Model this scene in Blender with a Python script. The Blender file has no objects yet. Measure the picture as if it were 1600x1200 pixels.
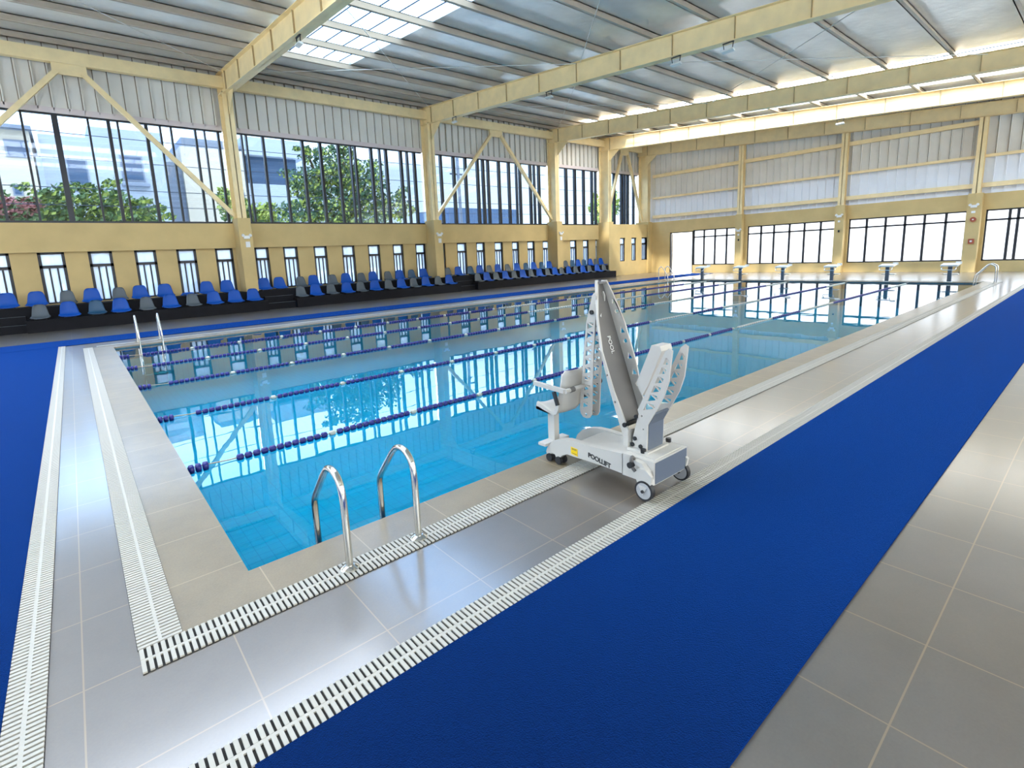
import bpy, math, random
from mathutils import Vector, Matrix
random.seed(7)
S = bpy.context.scene
COL = S.collection
# ------------------------------------------------------------------ camera, sky, sun, exposure
cam_d = bpy.data.cameras.new('camera'); cam = bpy.data.objects.new('camera', cam_d); COL.objects.link(cam)
cam_d.sensor_fit = 'HORIZONTAL'; cam_d.sensor_width = 36.0
cam_d.lens = 795.685 * 36 / 1600
cam_d.shift_x = 23.461 / 1600; cam_d.shift_y = -65.143 / 1600
cam_d.clip_start = 0.05; cam_d.clip_end = 500
_r = Vector((0.7674111, -0.6396753, -0.0435401)); _d = Vector((-0.1411902, -0.1023614, -0.9846763)); _f = Vector((0.6254163, 0.7617990, -0.1688692))
M = Matrix.Identity(4)
for i in range(3):
    M[i][0] = _r[i]; M[i][1] = -_d[i]; M[i][2] = -_f[i]
M.translation = Vector((-0.5600944, -3.0692348, 1.762))
cam.matrix_world = M
S.camera = cam
S.view_settings.view_transform = 'Standard'; S.view_settings.look = 'None'
S.view_settings.gamma = 1.0; S.view_settings.use_curve_mapping = False
S.view_settings.exposure = 1.25
S.cycles.use_denoising = True
S.cycles.max_bounces = 10; S.cycles.diffuse_bounces = 5; S.cycles.glossy_bounces = 4
S.cycles.transparent_max_bounces = 16; S.cycles.transmission_bounces = 4
S.cycles.sample_clamp_indirect = 6.0
S.cycles.caustics_reflective = False; S.cycles.caustics_refractive = False

W = bpy.data.worlds.new('sky'); S.world = W; W.use_nodes = True
nt = W.node_tree; nt.nodes.clear()
def N(nt, t, **k):
    n = nt.nodes.new(t)
    for a, b in k.items():
        setattr(n, a, b)
    return n
geo = N(nt, 'ShaderNodeTexCoord'); sep = N(nt, 'ShaderNodeSeparateXYZ'); nt.links.new(geo.outputs['Generated'], sep.inputs[0])
ramp = N(nt, 'ShaderNodeValToRGB'); nt.links.new(sep.outputs['Z'], ramp.inputs[0])
ramp.color_ramp.elements[0].position = 0.0; ramp.color_ramp.elements[0].color = (0.82, 0.91, 1.0, 1)
ramp.color_ramp.elements[1].position = 0.75; ramp.color_ramp.elements[1].color = (0.30, 0.58, 1.0, 1)
# hall-filling brightness added to one half of the sky (towards -Y and +X) fading to clear blue on the +Y side
dx = N(nt, 'ShaderNodeMath', operation='MULTIPLY'); dx.inputs[1].default_value = .75; nt.links.new(sep.outputs['X'], dx.inputs[0])
dy = N(nt, 'ShaderNodeMath', operation='MULTIPLY_ADD'); dy.inputs[1].default_value = -.55; nt.links.new(sep.outputs['Y'], dy.inputs[0]); nt.links.new(dx.outputs[0], dy.inputs[2])
mr = N(nt, 'ShaderNodeMapRange'); nt.links.new(dy.outputs[0], mr.inputs[0])
mr.inputs[1].default_value = -0.15; mr.inputs[2].default_value = 0.6; mr.inputs[3].default_value = 0.0; mr.inputs[4].default_value = 1.0
noise = N(nt, 'ShaderNodeTexNoise'); noise.inputs['Scale'].default_value = 3.0; noise.inputs['Detail'].default_value = 4.0
nt.links.new(geo.outputs['Generated'], noise.inputs['Vector'])
cl = N(nt, 'ShaderNodeMapRange'); nt.links.new(noise.outputs['Fac'], cl.inputs[0]); cl.inputs[1].default_value = 0.45; cl.inputs[2].default_value = 0.75
cl.inputs[3].default_value = 0.0; cl.inputs[4].default_value = 0.55
mx = N(nt, 'ShaderNodeMath', operation='MAXIMUM'); nt.links.new(mr.outputs[0], mx.inputs[0]); nt.links.new(cl.outputs[0], mx.inputs[1])
mix = N(nt, 'ShaderNodeMixRGB'); nt.links.new(mx.outputs[0], mix.inputs[0]); nt.links.new(ramp.outputs[0], mix.inputs[1]); mix.inputs[2].default_value = (1.0, 0.95, 0.86, 1)
st = N(nt, 'ShaderNodeMapRange'); nt.links.new(mr.outputs[0], st.inputs[0]); st.inputs[3].default_value = 1.05; st.inputs[4].default_value = 2.6
# a bright bank added to the +Y sky, for stronger window reflections in the water
def rng(out, a, b):
    m_ = N(nt, 'ShaderNodeMapRange'); nt.links.new(out, m_.inputs[0]); m_.inputs[1].default_value = a; m_.inputs[2].default_value = b
    m_.inputs[3].default_value = 0.0; m_.inputs[4].default_value = 1.0
    return m_.outputs[0]
def mul(p, q):
    m_ = N(nt, 'ShaderNodeMath', operation='MULTIPLY'); nt.links.new(p, m_.inputs[0])
    if isinstance(q, float): m_.inputs[1].default_value = q
    else: nt.links.new(q, m_.inputs[1])
    return m_.outputs[0]
bank = mul(mul(mul(rng(sep.outputs['Z'], .16, .30), rng(sep.outputs['Z'], .85, .62)), rng(sep.outputs['Y'], .15, .5)), 6.5)
hz = N(nt, 'ShaderNodeMapRange'); nt.links.new(sep.outputs['Z'], hz.inputs[0]); hz.inputs[1].default_value = .20; hz.inputs[2].default_value = .42; hz.inputs[3].default_value = 1.0; hz.inputs[4].default_value = 1.9
sm = N(nt, 'ShaderNodeMath', operation='MULTIPLY'); nt.links.new(st.outputs[0], sm.inputs[0]); nt.links.new(hz.outputs[0], sm.inputs[1])
sa = N(nt, 'ShaderNodeMath', operation='ADD'); nt.links.new(sm.outputs[0], sa.inputs[0]); nt.links.new(bank, sa.inputs[1]); sm = sa
bg = N(nt, 'ShaderNodeBackground'); nt.links.new(mix.outputs[0], bg.inputs[0]); nt.links.new(sm.outputs[0], bg.inputs[1])
wo = N(nt, 'ShaderNodeOutputWorld'); nt.links.new(bg.outputs[0], wo.inputs[0])

sun_d = bpy.data.lights.new('sun', 'SUN'); sun_d.energy = 3.0; sun_d.angle = math.radians(3); sun_d.color = (1.0, 0.95, 0.86)
sun = bpy.data.objects.new('sun', sun_d); COL.objects.link(sun)
sun.rotation_euler = Vector((-0.55, -0.25, 0.80)).to_track_quat('Z', 'Y').to_euler()

# ------------------------------------------------------------------ materials
MATS = {}
def srgb(r, g, b):
    def f(c):
        c /= 255.0
        return c / 12.92 if c <= 0.04045 else ((c + 0.055) / 1.055) ** 2.4
    return (f(r), f(g), f(b), 1)
def mat(name, rgb, rough=0.6, metal=0.0, spec=0.5, noise=None, bump=None, coat=0.0):
    m = bpy.data.materials.new(name); m.use_nodes = True
    t = m.node_tree; b = t.nodes['Principled BSDF']
    c = srgb(*rgb)
    b.inputs['Base Color'].default_value = c
    b.inputs['Roughness'].default_value = rough; b.inputs['Metallic'].default_value = metal
    b.inputs['Specular IOR Level'].default_value = spec
    if coat: b.inputs['Coat Weight'].default_value = coat
    g = N(t, 'ShaderNodeNewGeometry')
    if noise:
        sc, amt = noise
        n = N(t, 'ShaderNodeTexNoise'); n.inputs['Scale'].default_value = sc; n.inputs['Detail'].default_value = 6
        t.links.new(g.outputs['Position'], n.inputs['Vector'])
        x = N(t, 'ShaderNodeMixRGB', blend_type='MULTIPLY'); x.inputs[0].default_value = 1
        r = N(t, 'ShaderNodeMapRange'); r.inputs[1].default_value = .3; r.inputs[2].default_value = .7; r.inputs[3].default_value = 1 - amt; r.inputs[4].default_value = 1 + amt * .4
        t.links.new(n.outputs['Fac'], r.inputs[0]); x.inputs[1].default_value = c; t.links.new(r.outputs[0], x.inputs[2])
        t.links.new(x.outputs[0], b.inputs['Base Color'])
    if bump:
        sc, amt = bump
        n2 = N(t, 'ShaderNodeTexNoise'); n2.inputs['Scale'].default_value = sc; n2.inputs['Detail'].default_value = 3
        t.links.new(g.outputs['Position'], n2.inputs['Vector'])
        bp = N(t, 'ShaderNodeBump'); bp.inputs['Strength'].default_value = amt; bp.inputs['Distance'].default_value = .02
        t.links.new(n2.outputs['Fac'], bp.inputs['Height']); t.links.new(bp.outputs[0], b.inputs['Normal'])
    MATS[name] = m
    return m
mat('yellow', (212, 184, 126), .75, noise=(1.2, .10))
mat('cream', (250, 224, 170), .5, noise=(2.5, .10))
mat('cladding', (230, 225, 216), .55, noise=(1.0, .08))
mat('cladding_pale', (236, 238, 243), .5, noise=(1.0, .06))
mat('flashing', (222, 208, 206), .6)
mat('foil', (244, 242, 236), .30, metal=.35, bump=(5.0, .55), noise=(1.3, .12))
mat('purlin', (196, 180, 160), .5, noise=(2, .08))
mat('seam', (142, 130, 114), .8)  # brown rusty joint colour, with the shadow gap beside each rib painted in
mat('weathered', (176, 152, 110), .7)  # even tan, darker than the cream beams, sets the stiffeners apart
mat('galv', (225, 222, 215), .4)
mat('frame', (22, 22, 30), .4)
mat('carpet', (4, 24, 62), .95, spec=.06, noise=(60, .25), bump=(220, .5))
MATS['carpet'].node_tree.nodes['Principled BSDF'].inputs['Sheen Weight'].default_value = .55
MATS['carpet'].node_tree.nodes['Principled BSDF'].inputs['Sheen Tint'].default_value = srgb(10, 110, 235)
mat('grate', (182, 176, 163), .45)
mat('slot', (40, 38, 36), .9)
mat('chair_blue', (8, 78, 168), .42, spec=.3)
mat('chair_grey', (80, 89, 96), .45)
mat('chair_teal', (28, 74, 106), .42)
mat('chair_edge', (150, 165, 185), .4)
mat('bleacher', (25, 24, 28), .75, spec=.2, noise=(3, .2))
mat('steel', (215, 212, 205), .16, metal=1.0)
mat('white_plastic', (236, 234, 228), .4)
mat('lift_white', (200, 194, 184), .38)
mat('lift_grey', (102, 98, 94), .45)
mat('lift_dark', (96, 104, 116), .5)
mat('wheel_grey', (176, 174, 172), .5)
mat('black', (24, 24, 26), .5)
mat('letter', (62, 60, 58), .6)
mat('sticker', (246, 205, 20), .5)
mat('rope_blue', (22, 27, 112), .4)
mat('rope_white', (186, 190, 180), .45)
mat('rope_steel', (170, 165, 140), .5)
mat('red', (165, 78, 52), .5)
mat('white_wall', (238, 238, 240), .8, noise=(.8, .05))
mat('house_white', (160, 170, 186), .8, noise=(.3, .06))
mat('house_cream', (190, 182, 168), .8, noise=(.3, .06))
mat('house_grey', (118, 128, 146), .8)
mat('house_glass', (58, 82, 112), .55, spec=.3)
mat('ground', (222, 220, 214), .9, noise=(.5, .15))
mat('bark', (88, 70, 54), .9)
mat('leaf', (84, 112, 62), .6)
mat('leaf_dark', (66, 98, 70), .6)
mat('leaf_light', (160, 174, 78), .6)
mat('leaf_pink', (170, 110, 110), .6)
mat('cable', (60, 70, 90), .7)
mat('hall_white', (226, 222, 212), .7)

def tile_mat(name, rgb, joint, ox, oy, size, rough=.28, amt=.14, jw=.0034, spec=.5, coat=0.0):
    m = mat(name, rgb, rough, spec=spec)
    t = m.node_tree; b = t.nodes['Principled BSDF']
    g = N(t, 'ShaderNodeNewGeometry'); s = N(t, 'ShaderNodeSeparateXYZ'); t.links.new(g.outputs['Position'], s.inputs[0])
    def line(out, off):
        a = N(t, 'ShaderNodeMath', operation='SUBTRACT'); a.inputs[1].default_value = off; t.links.new(out, a.inputs[0])
        p = N(t, 'ShaderNodeMath', operation='PINGPONG'); p.inputs[1].default_value = size / 2; t.links.new(a.outputs[0], p.inputs[0])
        l = N(t, 'ShaderNodeMath', operation='LESS_THAN'); l.inputs[1].default_value = jw; t.links.new(p.outputs[0], l.inputs[0])
        return l
    lx, ly = line(s.outputs['X'], ox), line(s.outputs['Y'], oy)
    mxx = N(t, 'ShaderNodeMath', operation='MAXIMUM'); t.links.new(lx.outputs[0], mxx.inputs[0]); t.links.new(ly.outputs[0], mxx.inputs[1])
    n1 = N(t, 'ShaderNodeTexNoise'); n1.inputs['Scale'].default_value = 2.2; n1.inputs['Detail'].default_value = 8; n1.inputs['Roughness'].default_value = .65
    t.links.new(g.outputs['Position'], n1.inputs['Vector'])
    n2 = N(t, 'ShaderNodeTexNoise'); n2.inputs['Scale'].default_value = 90; n2.inputs['Detail'].default_value = 3
    t.links.new(g.outputs['Position'], n2.inputs['Vector'])
    add = N(t, 'ShaderNodeMath', operation='MULTIPLY_ADD'); add.inputs[1].default_value = .35; t.links.new(n2.outputs['Fac'], add.inputs[0]); t.links.new(n1.outputs['Fac'], add.inputs[2])
    r = N(t, 'ShaderNodeMapRange'); r.inputs[1].default_value = .4; r.inputs[2].default_value = .95; r.inputs[3].default_value = 1 - amt; r.inputs[4].default_value = 1 + amt
    t.links.new(add.outputs[0], r.inputs[0])
    x = N(t, 'ShaderNodeMixRGB', blend_type='MULTIPLY'); x.inputs[0].default_value = 1; x.inputs[1].default_value = srgb(*rgb); t.links.new(r.outputs[0], x.inputs[2])
    b.inputs['Coat Weight'].default_value = coat; b.inputs['Coat IOR'].default_value = 2.0; b.inputs['Coat Roughness'].default_value = .17
    j = N(t, 'ShaderNodeMixRGB'); t.links.new(mxx.outputs[0], j.inputs[0]); t.links.new(x.outputs[0], j.inputs[1]); j.inputs[2].default_value = srgb(*joint)
    t.links.new(j.outputs[0], b.inputs['Base Color'])
    rr = N(t, 'ShaderNodeMapRange'); rr.inputs[3].default_value = rough; rr.inputs[4].default_value = rough + .10; t.links.new(n1.outputs['Fac'], rr.inputs[0]); t.links.new(rr.outputs[0], b.inputs['Roughness'])
    return m
tile_mat('deck_tile', (96, 87, 77), (134, 116, 90), -.195, -1.0, .57, rough=.34, spec=1.0, coat=.75, amt=.2)
tile_mat('coping_tile', (130, 115, 90), (165, 145, 115), .06, -1.0, .57, rough=.4, spec=.6, coat=.25, amt=.24)
tile_mat('pool_tile', (60, 160, 172), (48, 140, 158), 0, 0, .12, rough=.5, amt=.08, jw=.004)

tile_mat('waterline_tile', (22, 84, 104), (16, 66, 84), 0, 0, .12, rough=.3, amt=.1, jw=.004)

def thin_glass(name, tint, gloss, haze=0.0):
    m = bpy.data.materials.new(name); m.use_nodes = True; t = m.node_tree; t.nodes.clear()
    tr = N(t, 'ShaderNodeBsdfTransparent'); tr.inputs[0].default_value = tint
    gl = N(t, 'ShaderNodeBsdfGlossy'); gl.inputs['Roughness'].default_value = .02
    mxs = N(t, 'ShaderNodeMixShader'); mxs.inputs[0].default_value = gloss
    t.links.new(tr.outputs[0], mxs.inputs[1]); t.links.new(gl.outputs[0], mxs.inputs[2])
    last = mxs
    if haze:
        tl = N(t, 'ShaderNodeBsdfTranslucent'); tl.inputs[0].default_value = (.95, .97, 1, 1)
        m2 = N(t, 'ShaderNodeMixShader'); m2.inputs[0].default_value = haze
        t.links.new(mxs.outputs[0], m2.inputs[1]); t.links.new(tl.outputs[0], m2.inputs[2]); last = m2
    o = N(t, 'ShaderNodeOutputMaterial'); t.links.new(last.outputs[0], o.inputs[0])
    MATS[name] = m
    return m
thin_glass('glass', (.93, .97, 1, 1), .06)
thin_glass('glass_tinted', (.58, .65, .72, 1), .06)
thin_glass('glass_film', (.60, .63, .67, 1), .05, .45)
thin_glass('glass_frosted', (.93, .97, 1, 1), .04, .97)
thin_glass('glass_roof', (.24, .31, .38, 1), .04)
thin_glass('glass_small', (.36, .42, .49, 1), .05, .25)

def water_mat():
    m = bpy.data.materials.new('water'); m.use_nodes = True; t = m.node_tree; t.nodes.clear()
    tr = N(t, 'ShaderNodeBsdfTransparent'); tr.inputs[0].default_value = (.16, .84, 1.0, 1)
    gl = N(t, 'ShaderNodeBsdfGlossy'); gl.inputs['Roughness'].default_value = .0
    # two-sided Schlick reflectance, so light leaving the pool is treated like light entering it
    gi = N(t, 'ShaderNodeNewGeometry'); dp = N(t, 'ShaderNodeVectorMath', operation='DOT_PRODUCT'); t.links.new(gi.outputs['Normal'], dp.inputs[0]); t.links.new(gi.outputs['Incoming'], dp.inputs[1])
    ab = N(t, 'ShaderNodeMath', operation='ABSOLUTE'); t.links.new(dp.outputs['Value'], ab.inputs[0])
    om = N(t, 'ShaderNodeMath', operation='SUBTRACT'); om.inputs[0].default_value = 1; t.links.new(ab.outputs[0], om.inputs[1])
    pw = N(t, 'ShaderNodeMath', operation='POWER'); pw.inputs[1].default_value = 4.8; t.links.new(om.outputs[0], pw.inputs[0])
    fr = N(t, 'ShaderNodeMapRange'); fr.inputs[3].default_value = .045; fr.inputs[4].default_value = 1.0; t.links.new(pw.outputs[0], fr.inputs[0])
    n = N(t, 'ShaderNodeTexNoise'); n.inputs['Scale'].default_value = 1.6; n.inputs['Detail'].default_value = 2
    g = N(t, 'ShaderNodeNewGeometry'); t.links.new(g.outputs['Position'], n.inputs['Vector'])
    bp = N(t, 'ShaderNodeBump'); bp.inputs['Strength'].default_value = .05; bp.inputs['Distance'].default_value = .02
    t.links.new(n.outputs['Fac'], bp.inputs['Height']); t.links.new(bp.outputs[0], gl.inputs['Normal'])
    mxs = N(t, 'ShaderNodeMixShader'); t.links.new(fr.outputs[0], mxs.inputs[0]); t.links.new(tr.outputs[0], mxs.inputs[1]); t.links.new(gl.outputs[0], mxs.inputs[2])
    o = N(t, 'ShaderNodeOutputMaterial'); t.links.new(mxs.outputs[0], o.inputs[0])
    MATS['water'] = m
water_mat()

# ------------------------------------------------------------------ mesh helpers
OFF = {}
class MB:
    def __init__(s): s.v = []; s.f = []; s.sm = []
    def add(s, vs, fs, smooth=False):
        n = len(s.v); s.v += [Vector(p) for p in vs]
        for f in fs: s.f.append(tuple(i + n for i in f)); s.sm.append(smooth)
        return s
    def box(s, x0, x1, y0, y1, z0, z1):
        return s.add([(x0, y0, z0), (x1, y0, z0), (x1, y1, z0), (x0, y1, z0), (x0, y0, z1), (x1, y0, z1), (x1, y1, z1), (x0, y1, z1)],
                     [(0, 3, 2, 1), (4, 5, 6, 7), (0, 1, 5, 4), (1, 2, 6, 5), (2, 3, 7, 6), (3, 0, 4, 7)])
    def bar(s, p0, p1, w, h, up=(0, 0, 1)):
        p0, p1, up = Vector(p0), Vector(p1), Vector(up)
        d = (p1 - p0).normalized(); a = d.cross(up).normalized(); b = a.cross(d).normalized()
        vs = []
        for p in (p0, p1):
            for i, j in ((-1, -1), (1, -1), (1, 1), (-1, 1)):
                vs.append(p + a * (w / 2 * i) + b * (h / 2 * j))
        return s.add(vs, [(0, 3, 2, 1), (4, 5, 6, 7), (0, 1, 5, 4), (1, 2, 6, 5), (2, 3, 7, 6), (3, 0, 4, 7)])
    def tube(s, pts, r, n=10, cap=True):
        pts = [Vector(p) for p in pts]; rings = []; prev = None
        for i, p in enumerate(pts):
            d = (pts[min(i + 1, len(pts) - 1)] - pts[max(i - 1, 0)]).normalized()
            if prev is None:
                a = d.cross(Vector((0, 0, 1)) if abs(d.z) < .9 else Vector((1, 0, 0))).normalized()
            else:
                a = (prev - d * prev.dot(d)).normalized()
            prev = a; b = d.cross(a)
            rr = r[i] if isinstance(r, (list, tuple)) else r
            rings.append([p + (a * math.cos(2 * math.pi * k / n) + b * math.sin(2 * math.pi * k / n)) * rr for k in range(n)])
        vs = [q for ring in rings for q in ring]; fs = []
        for i in range(len(rings) - 1):
            for k in range(n):
                fs.append((i * n + k, i * n + (k + 1) % n, (i + 1) * n + (k + 1) % n, (i + 1) * n + k))
        s.add(vs, fs, True)
        if cap:
            s.add(rings[0], [tuple(range(n - 1, -1, -1))]); s.add(rings[-1], [tuple(range(n))])
        return s
    def disc(s, c, axis, r, h, n=20):
        c, axis = Vector(c), Vector(axis).normalized()
        return s.tube([c - axis * h / 2, c + axis * h / 2], r, n)
    def prism(s, poly, axis, lo, hi):
        """poly: 2D points in the plane normal to axis ('x': (y,z), 'y': (x,z), 'z': (x,y))"""
        def P(p, t): return {'x': (t, p[0], p[1]), 'y': (p[0], t, p[1]), 'z': (p[0], p[1], t)}[axis]
        n = len(poly); vs = [P(p, lo) for p in poly] + [P(p, hi) for p in poly]
        fs = [tuple(range(n)), tuple(range(2 * n - 1, n - 1, -1))] + [(i, n + i, n + (i + 1) % n, (i + 1) % n) for i in range(n)]
        return s.add(vs, fs)
    def build(s, name, m, parent=None, **tags):
        off = Vector(OFF.get(parent.name, (0, 0, 0))) if parent is not None else Vector((0, 0, 0))
        base = Vector(tags.pop('base', (0, 0, 0)))
        if parent is not None: base = off
        me = bpy.data.meshes.new(name); me.from_pydata([tuple(p - base) for p in s.v], [], s.f)
        me.polygons.foreach_set('use_smooth', s.sm); me.update()
        import bmesh
        if len(s.f) > 1:
            bm = bmesh.new(); bm.from_mesh(me); bmesh.ops.recalc_face_normals(bm, faces=bm.faces); bm.to_mesh(me); bm.free()
        me.materials.append(MATS[m])
        o = bpy.data.objects.new(name, me); COL.objects.link(o)
        if parent is None: o.location = base
        else: o.parent = parent
        OFF[o.name] = tuple(base)
        tag(o, **tags)
        return o
def tag(o, label=None, cat=None, group=None, kind=None):
    if label: o['label'] = label
    if cat: o['category'] = cat
    if group: o['group'] = group
    if kind: o['kind'] = kind
    return o
def thing(name, loc, label, cat, group=None, kind=None):
    o = bpy.data.objects.new(name, None); COL.objects.link(o); o.location = loc; o.empty_display_size = .1
    OFF[o.name] = tuple(loc)
    return tag(o, label, cat, group, kind)
def box(name, m, x0, x1, y0, y1, z0, z1, parent=None, **k):
    return MB().box(x0, x1, y0, y1, z0, z1).build(name, m, parent, **k)
ORD = ['first', 'second', 'third', 'fourth', 'fifth', 'sixth', 'seventh', 'eighth', 'ninth', 'tenth', 'eleventh', 'twelfth', 'thirteenth',
       'fourteenth', 'fifteenth', 'sixteenth', 'seventeenth', 'eighteenth', 'nineteenth', 'twentieth']
def curve_plate(outline, holes, axis, lo, hi):
    """flat plate with real holes: a filled 2D curve turned into mesh data (poly in the plane normal to axis)"""
    cu = bpy.data.curves.new('plate', 'CURVE'); cu.dimensions = '2D'; cu.fill_mode = 'BOTH'; cu.extrude = (hi - lo) / 2
    for poly in [outline] + holes:
        sp = cu.splines.new('POLY'); sp.points.add(len(poly) - 1); sp.use_cyclic_u = True
        for i, p in enumerate(poly): sp.points[i].co = (p[0], p[1], 0, 1)
    o = bpy.data.objects.new('plate', cu); COL.objects.link(o)
    dg = bpy.context.evaluated_depsgraph_get(); me = bpy.data.meshes.new_from_object(o.evaluated_get(dg))
    mid = (lo + hi) / 2; mb = MB(); vs = []
    for v in me.vertices:
        a, b, t = v.co; t += mid
        vs.append({'x': (t, a, b), 'y': (a, t, b), 'z': (a, b, t)}[axis])
    mb.add(vs, [tuple(p.vertices) for p in me.polygons])
    bpy.data.objects.remove(o); bpy.data.curves.remove(cu); bpy.data.meshes.remove(me)
    return mb
def text_mb(s, origin, ux, uy, size, depth=.004, shear=0, spacing=1.0, bold=0.0):
    cu = bpy.data.curves.new('t', 'FONT'); cu.body = s; cu.size = size; cu.extrude = depth / 2; cu.shear = shear; cu.space_character = spacing; cu.offset = bold
    o = bpy.data.objects.new('t', cu); COL.objects.link(o)
    dg = bpy.context.evaluated_depsgraph_get(); me = bpy.data.meshes.new_from_object(o.evaluated_get(dg))
    ux, uy = Vector(ux).normalized(), Vector(uy).normalized(); uz = ux.cross(uy); og = Vector(origin)
    mb = MB(); mb.add([og + ux * v.co.x + uy * v.co.y + uz * v.co.z for v in me.vertices], [tuple(p.vertices) for p in me.polygons])
    bpy.data.objects.remove(o); bpy.data.curves.remove(cu); bpy.data.meshes.remove(me)
    return mb
ST = 'structure'

# ------------------------------------------------------------------ the hall
PL, PW = 25.0, 11.95            # pool length (x) and width (y)
XF, XB, YR = 32.35, -9.0, -9.5  # far wall, wall behind the camera, right wall
YB, YS, YP = 19.70, 19.85, 18.95  # yellow band, small-window wall, pilaster fronts
ZW = -.055                       # water level
roof = lambda y: 7.42 + .083 * y   # top of the rafters
# floor with the pool opening; coping strips
f = MB()
f.box(XB, XF, YR, -.325, -.3, 0); f.box(XB, XF, PW + .42, 20.2, -.3, 0)
f.box(XB, -.38, -.325, PW + .42, -.3, 0); f.box(PL + .38, XF, -.325, PW + .42, -.3, 0)
f.build('floor', 'deck_tile', label='grey stone tile deck all around the pool', cat='floor', kind=ST)
c = MB(); c.box(-.38, PL + .38, -.325, 0, -.3, .001); c.box(-.38, PL + .38, PW, PW + .42, -.3, .001)
c.box(-.38, 0, 0, PW, -.3, .001); c.box(PL, PL + .38, 0, PW, -.3, .001)
c.build('trim_1', 'coping_tile', label='brownish grey coping tiles along the pool edge', cat='pool edge', kind=ST)
b = MB(); ZB = -1.05
b.box(-.3, PL + .3, -.3, PW + .3, ZB - .2, ZB)
b.box(-.3, 0, -.3, PW + .3, ZB, -.3); b.box(PL, PL + .3, -.3, PW + .3, ZB, -.3); b.box(0, PL, -.3, 0, ZB, -.3); b.box(0, PL, PW, PW + .3, ZB, -.3)
b.build('pool_basin', 'pool_tile', label='light blue tiled swimming pool basin', cat='swimming pool', kind=ST)
wl = MB(); wl.box(-.01, .002, 0, PW, -.33, -.03); wl.box(PL - .002, PL + .01, 0, PW, -.33, -.03); wl.box(0, PL, PW - .002, PW + .01, -.33, -.03); wl.box(0, PL, -.01, .002, -.33, -.03)
wl.build('trim_3', 'waterline_tile', label='dark teal tile band at the waterline of the pool', cat='pool tiles', kind=ST)
w = MB(); w.add([(.002, .002, ZW), (PL - .002, .002, ZW), (PL - .002, PW - .002, ZW), (.002, PW - .002, ZW)], [(0, 1, 2, 3)])
w.build('pool_water', 'water', label='calm blue water filling the swimming pool', cat='water', kind='stuff')

# carpets
box('carpet_runner', 'carpet', -.30, XF - 1.2, -2.40, -1.29, 0, .012, label='wide dark blue carpet running along the right side of the pool', cat='carpet')
box('carpet_runner', 'carpet', -4.2, -1.02, -2.4, 13.3, 0, .012, label='blue carpet at the left end of the pool, in the left foreground', cat='carpet')
box('carpet_runner', 'carpet', -6.0, 31.0, 13.32, 14.75, 0, .012, label='blue carpet strip between the far pool side and the seating', cat='carpet')
# drain grates: two rows of slats with a rib between
def grate(x0, x1, y0, y1, along, label):
    t = thing('drain_grate', ((x0 + x1) / 2, (y0 + y1) / 2, 0), label, 'drain grate', 'white drain grates around the pool')
    box('channel', 'slot', x0, x1, y0, y1, .0015, .003, t)
    m = MB(); L0, L1, a, bb = (x0, x1, y0, y1) if along == 'x' else (y0, y1, x0, x1)
    mid = (a + bb) / 2; p = L0; pitch = .0285
    while p < L1 - .01:
        for q0, q1 in ((a + .002, mid - .008), (mid + .008, bb - .002)):
            if along == 'x': m.box(p, p + .0175, q0, q1, .003, .011)
            else: m.box(q0, q1, p, p + .0175, .003, .011)
        p += pitch
    if along == 'x': m.box(x0, x1, mid - .008, mid + .008, .003, .010)
    else: m.box(mid - .008, mid + .008, y0, y1, .003, .010)
    m.build('slats', 'grate', t)
grate(-.56, PL + .5, -.506, -.325, 'x', 'white slotted drain grate nearest the pool on its right side, under the handrail feet')
grate(-.88, XF - 1, -1.29, -1.13, 'x', 'white slotted drain grate beside the wide dark blue carpet')
grate(-.565, -.38, -.32, PW + .4, 'y', 'white slotted drain grate nearest the pool at its left end')
grate(-1.02, -.883, -2.4, 13.3, 'y', 'white slotted drain grate beside the left foreground blue carpet')
grate(-.3, PL + .5, PW + .42, PW + .60, 'x', 'white slotted drain grate on the seating side of the pool')
grate(PL + .38, PL + .56, 0, PW, 'y', 'white slotted drain grate behind the starting blocks')

# ---- left wall : plinth wall with small windows, band, cladding, upper windows
def wall_y(name, m, y0, y1, x0, x1, z0, z1, holes, **k):
    mb = MB(); xs = x0
    for h0, h1, hz0, hz1 in holes:
        mb.box(xs, h0, y0, y1, z0, z1)
        if hz0 > z0: mb.box(h0, h1, y0, y1, z0, hz0)
        if hz1 < z1: mb.box(h0, h1, y0, y1, hz1, z1)
        xs = h1
    mb.box(xs, x1, y0, y1, z0, z1)
    return mb.build(name, m, **k)
SW = [(-2.62, -1.98), (-1.30, -.60), (.03, .71), (1.36, 2.03), (2.68, 3.34), (4.0, 4.65), (5.47, 6.03), (6.62, 7.24), (7.94, 8.55), (9.25, 9.88), (10.55, 11.18),
      (11.87, 12.46), (13.16, 13.77), (14.55, 14.98), (15.75, 16.40), (17.07, 17.68), (18.39, 19.02), (19.73, 20.29), (20.97, 21.59), (22.28, 22.90), (24.8, 25.42), (26.06, 26.65), (27.36, 27.93)]
SWL = [(28.75, 29.35), (30.05, 30.65), (31.25, 31.90)]      # last bay, wall stands forward
Z0s, Z1s = .78, 2.50
YL = 18.85
XL = 27.55
wall_y('wall_left', 'yellow', YS, YS + .25, XB, XL + .5, 0, 2.55, [(a, c, Z0s, Z1s) for a, c in SW], label='yellow lower side wall behind the seating, with narrow windows', cat='wall', kind=ST)
m = MB(); m.box(XB, XL + .5, YB, YB + .4, 2.50, 3.46); m.build('wall_left_band', 'yellow', label='yellow wall band below the tall side windows', cat='wall', kind=ST)
wall_y('wall_left_end', 'yellow', YL, YL + .3, XL, XF, 0, 3.46, [(a, c, .95, 2.55) for a, c in SWL], label='yellow wall block at the far end of the seating, with three narrow windows', cat='wall', kind=ST)
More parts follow.
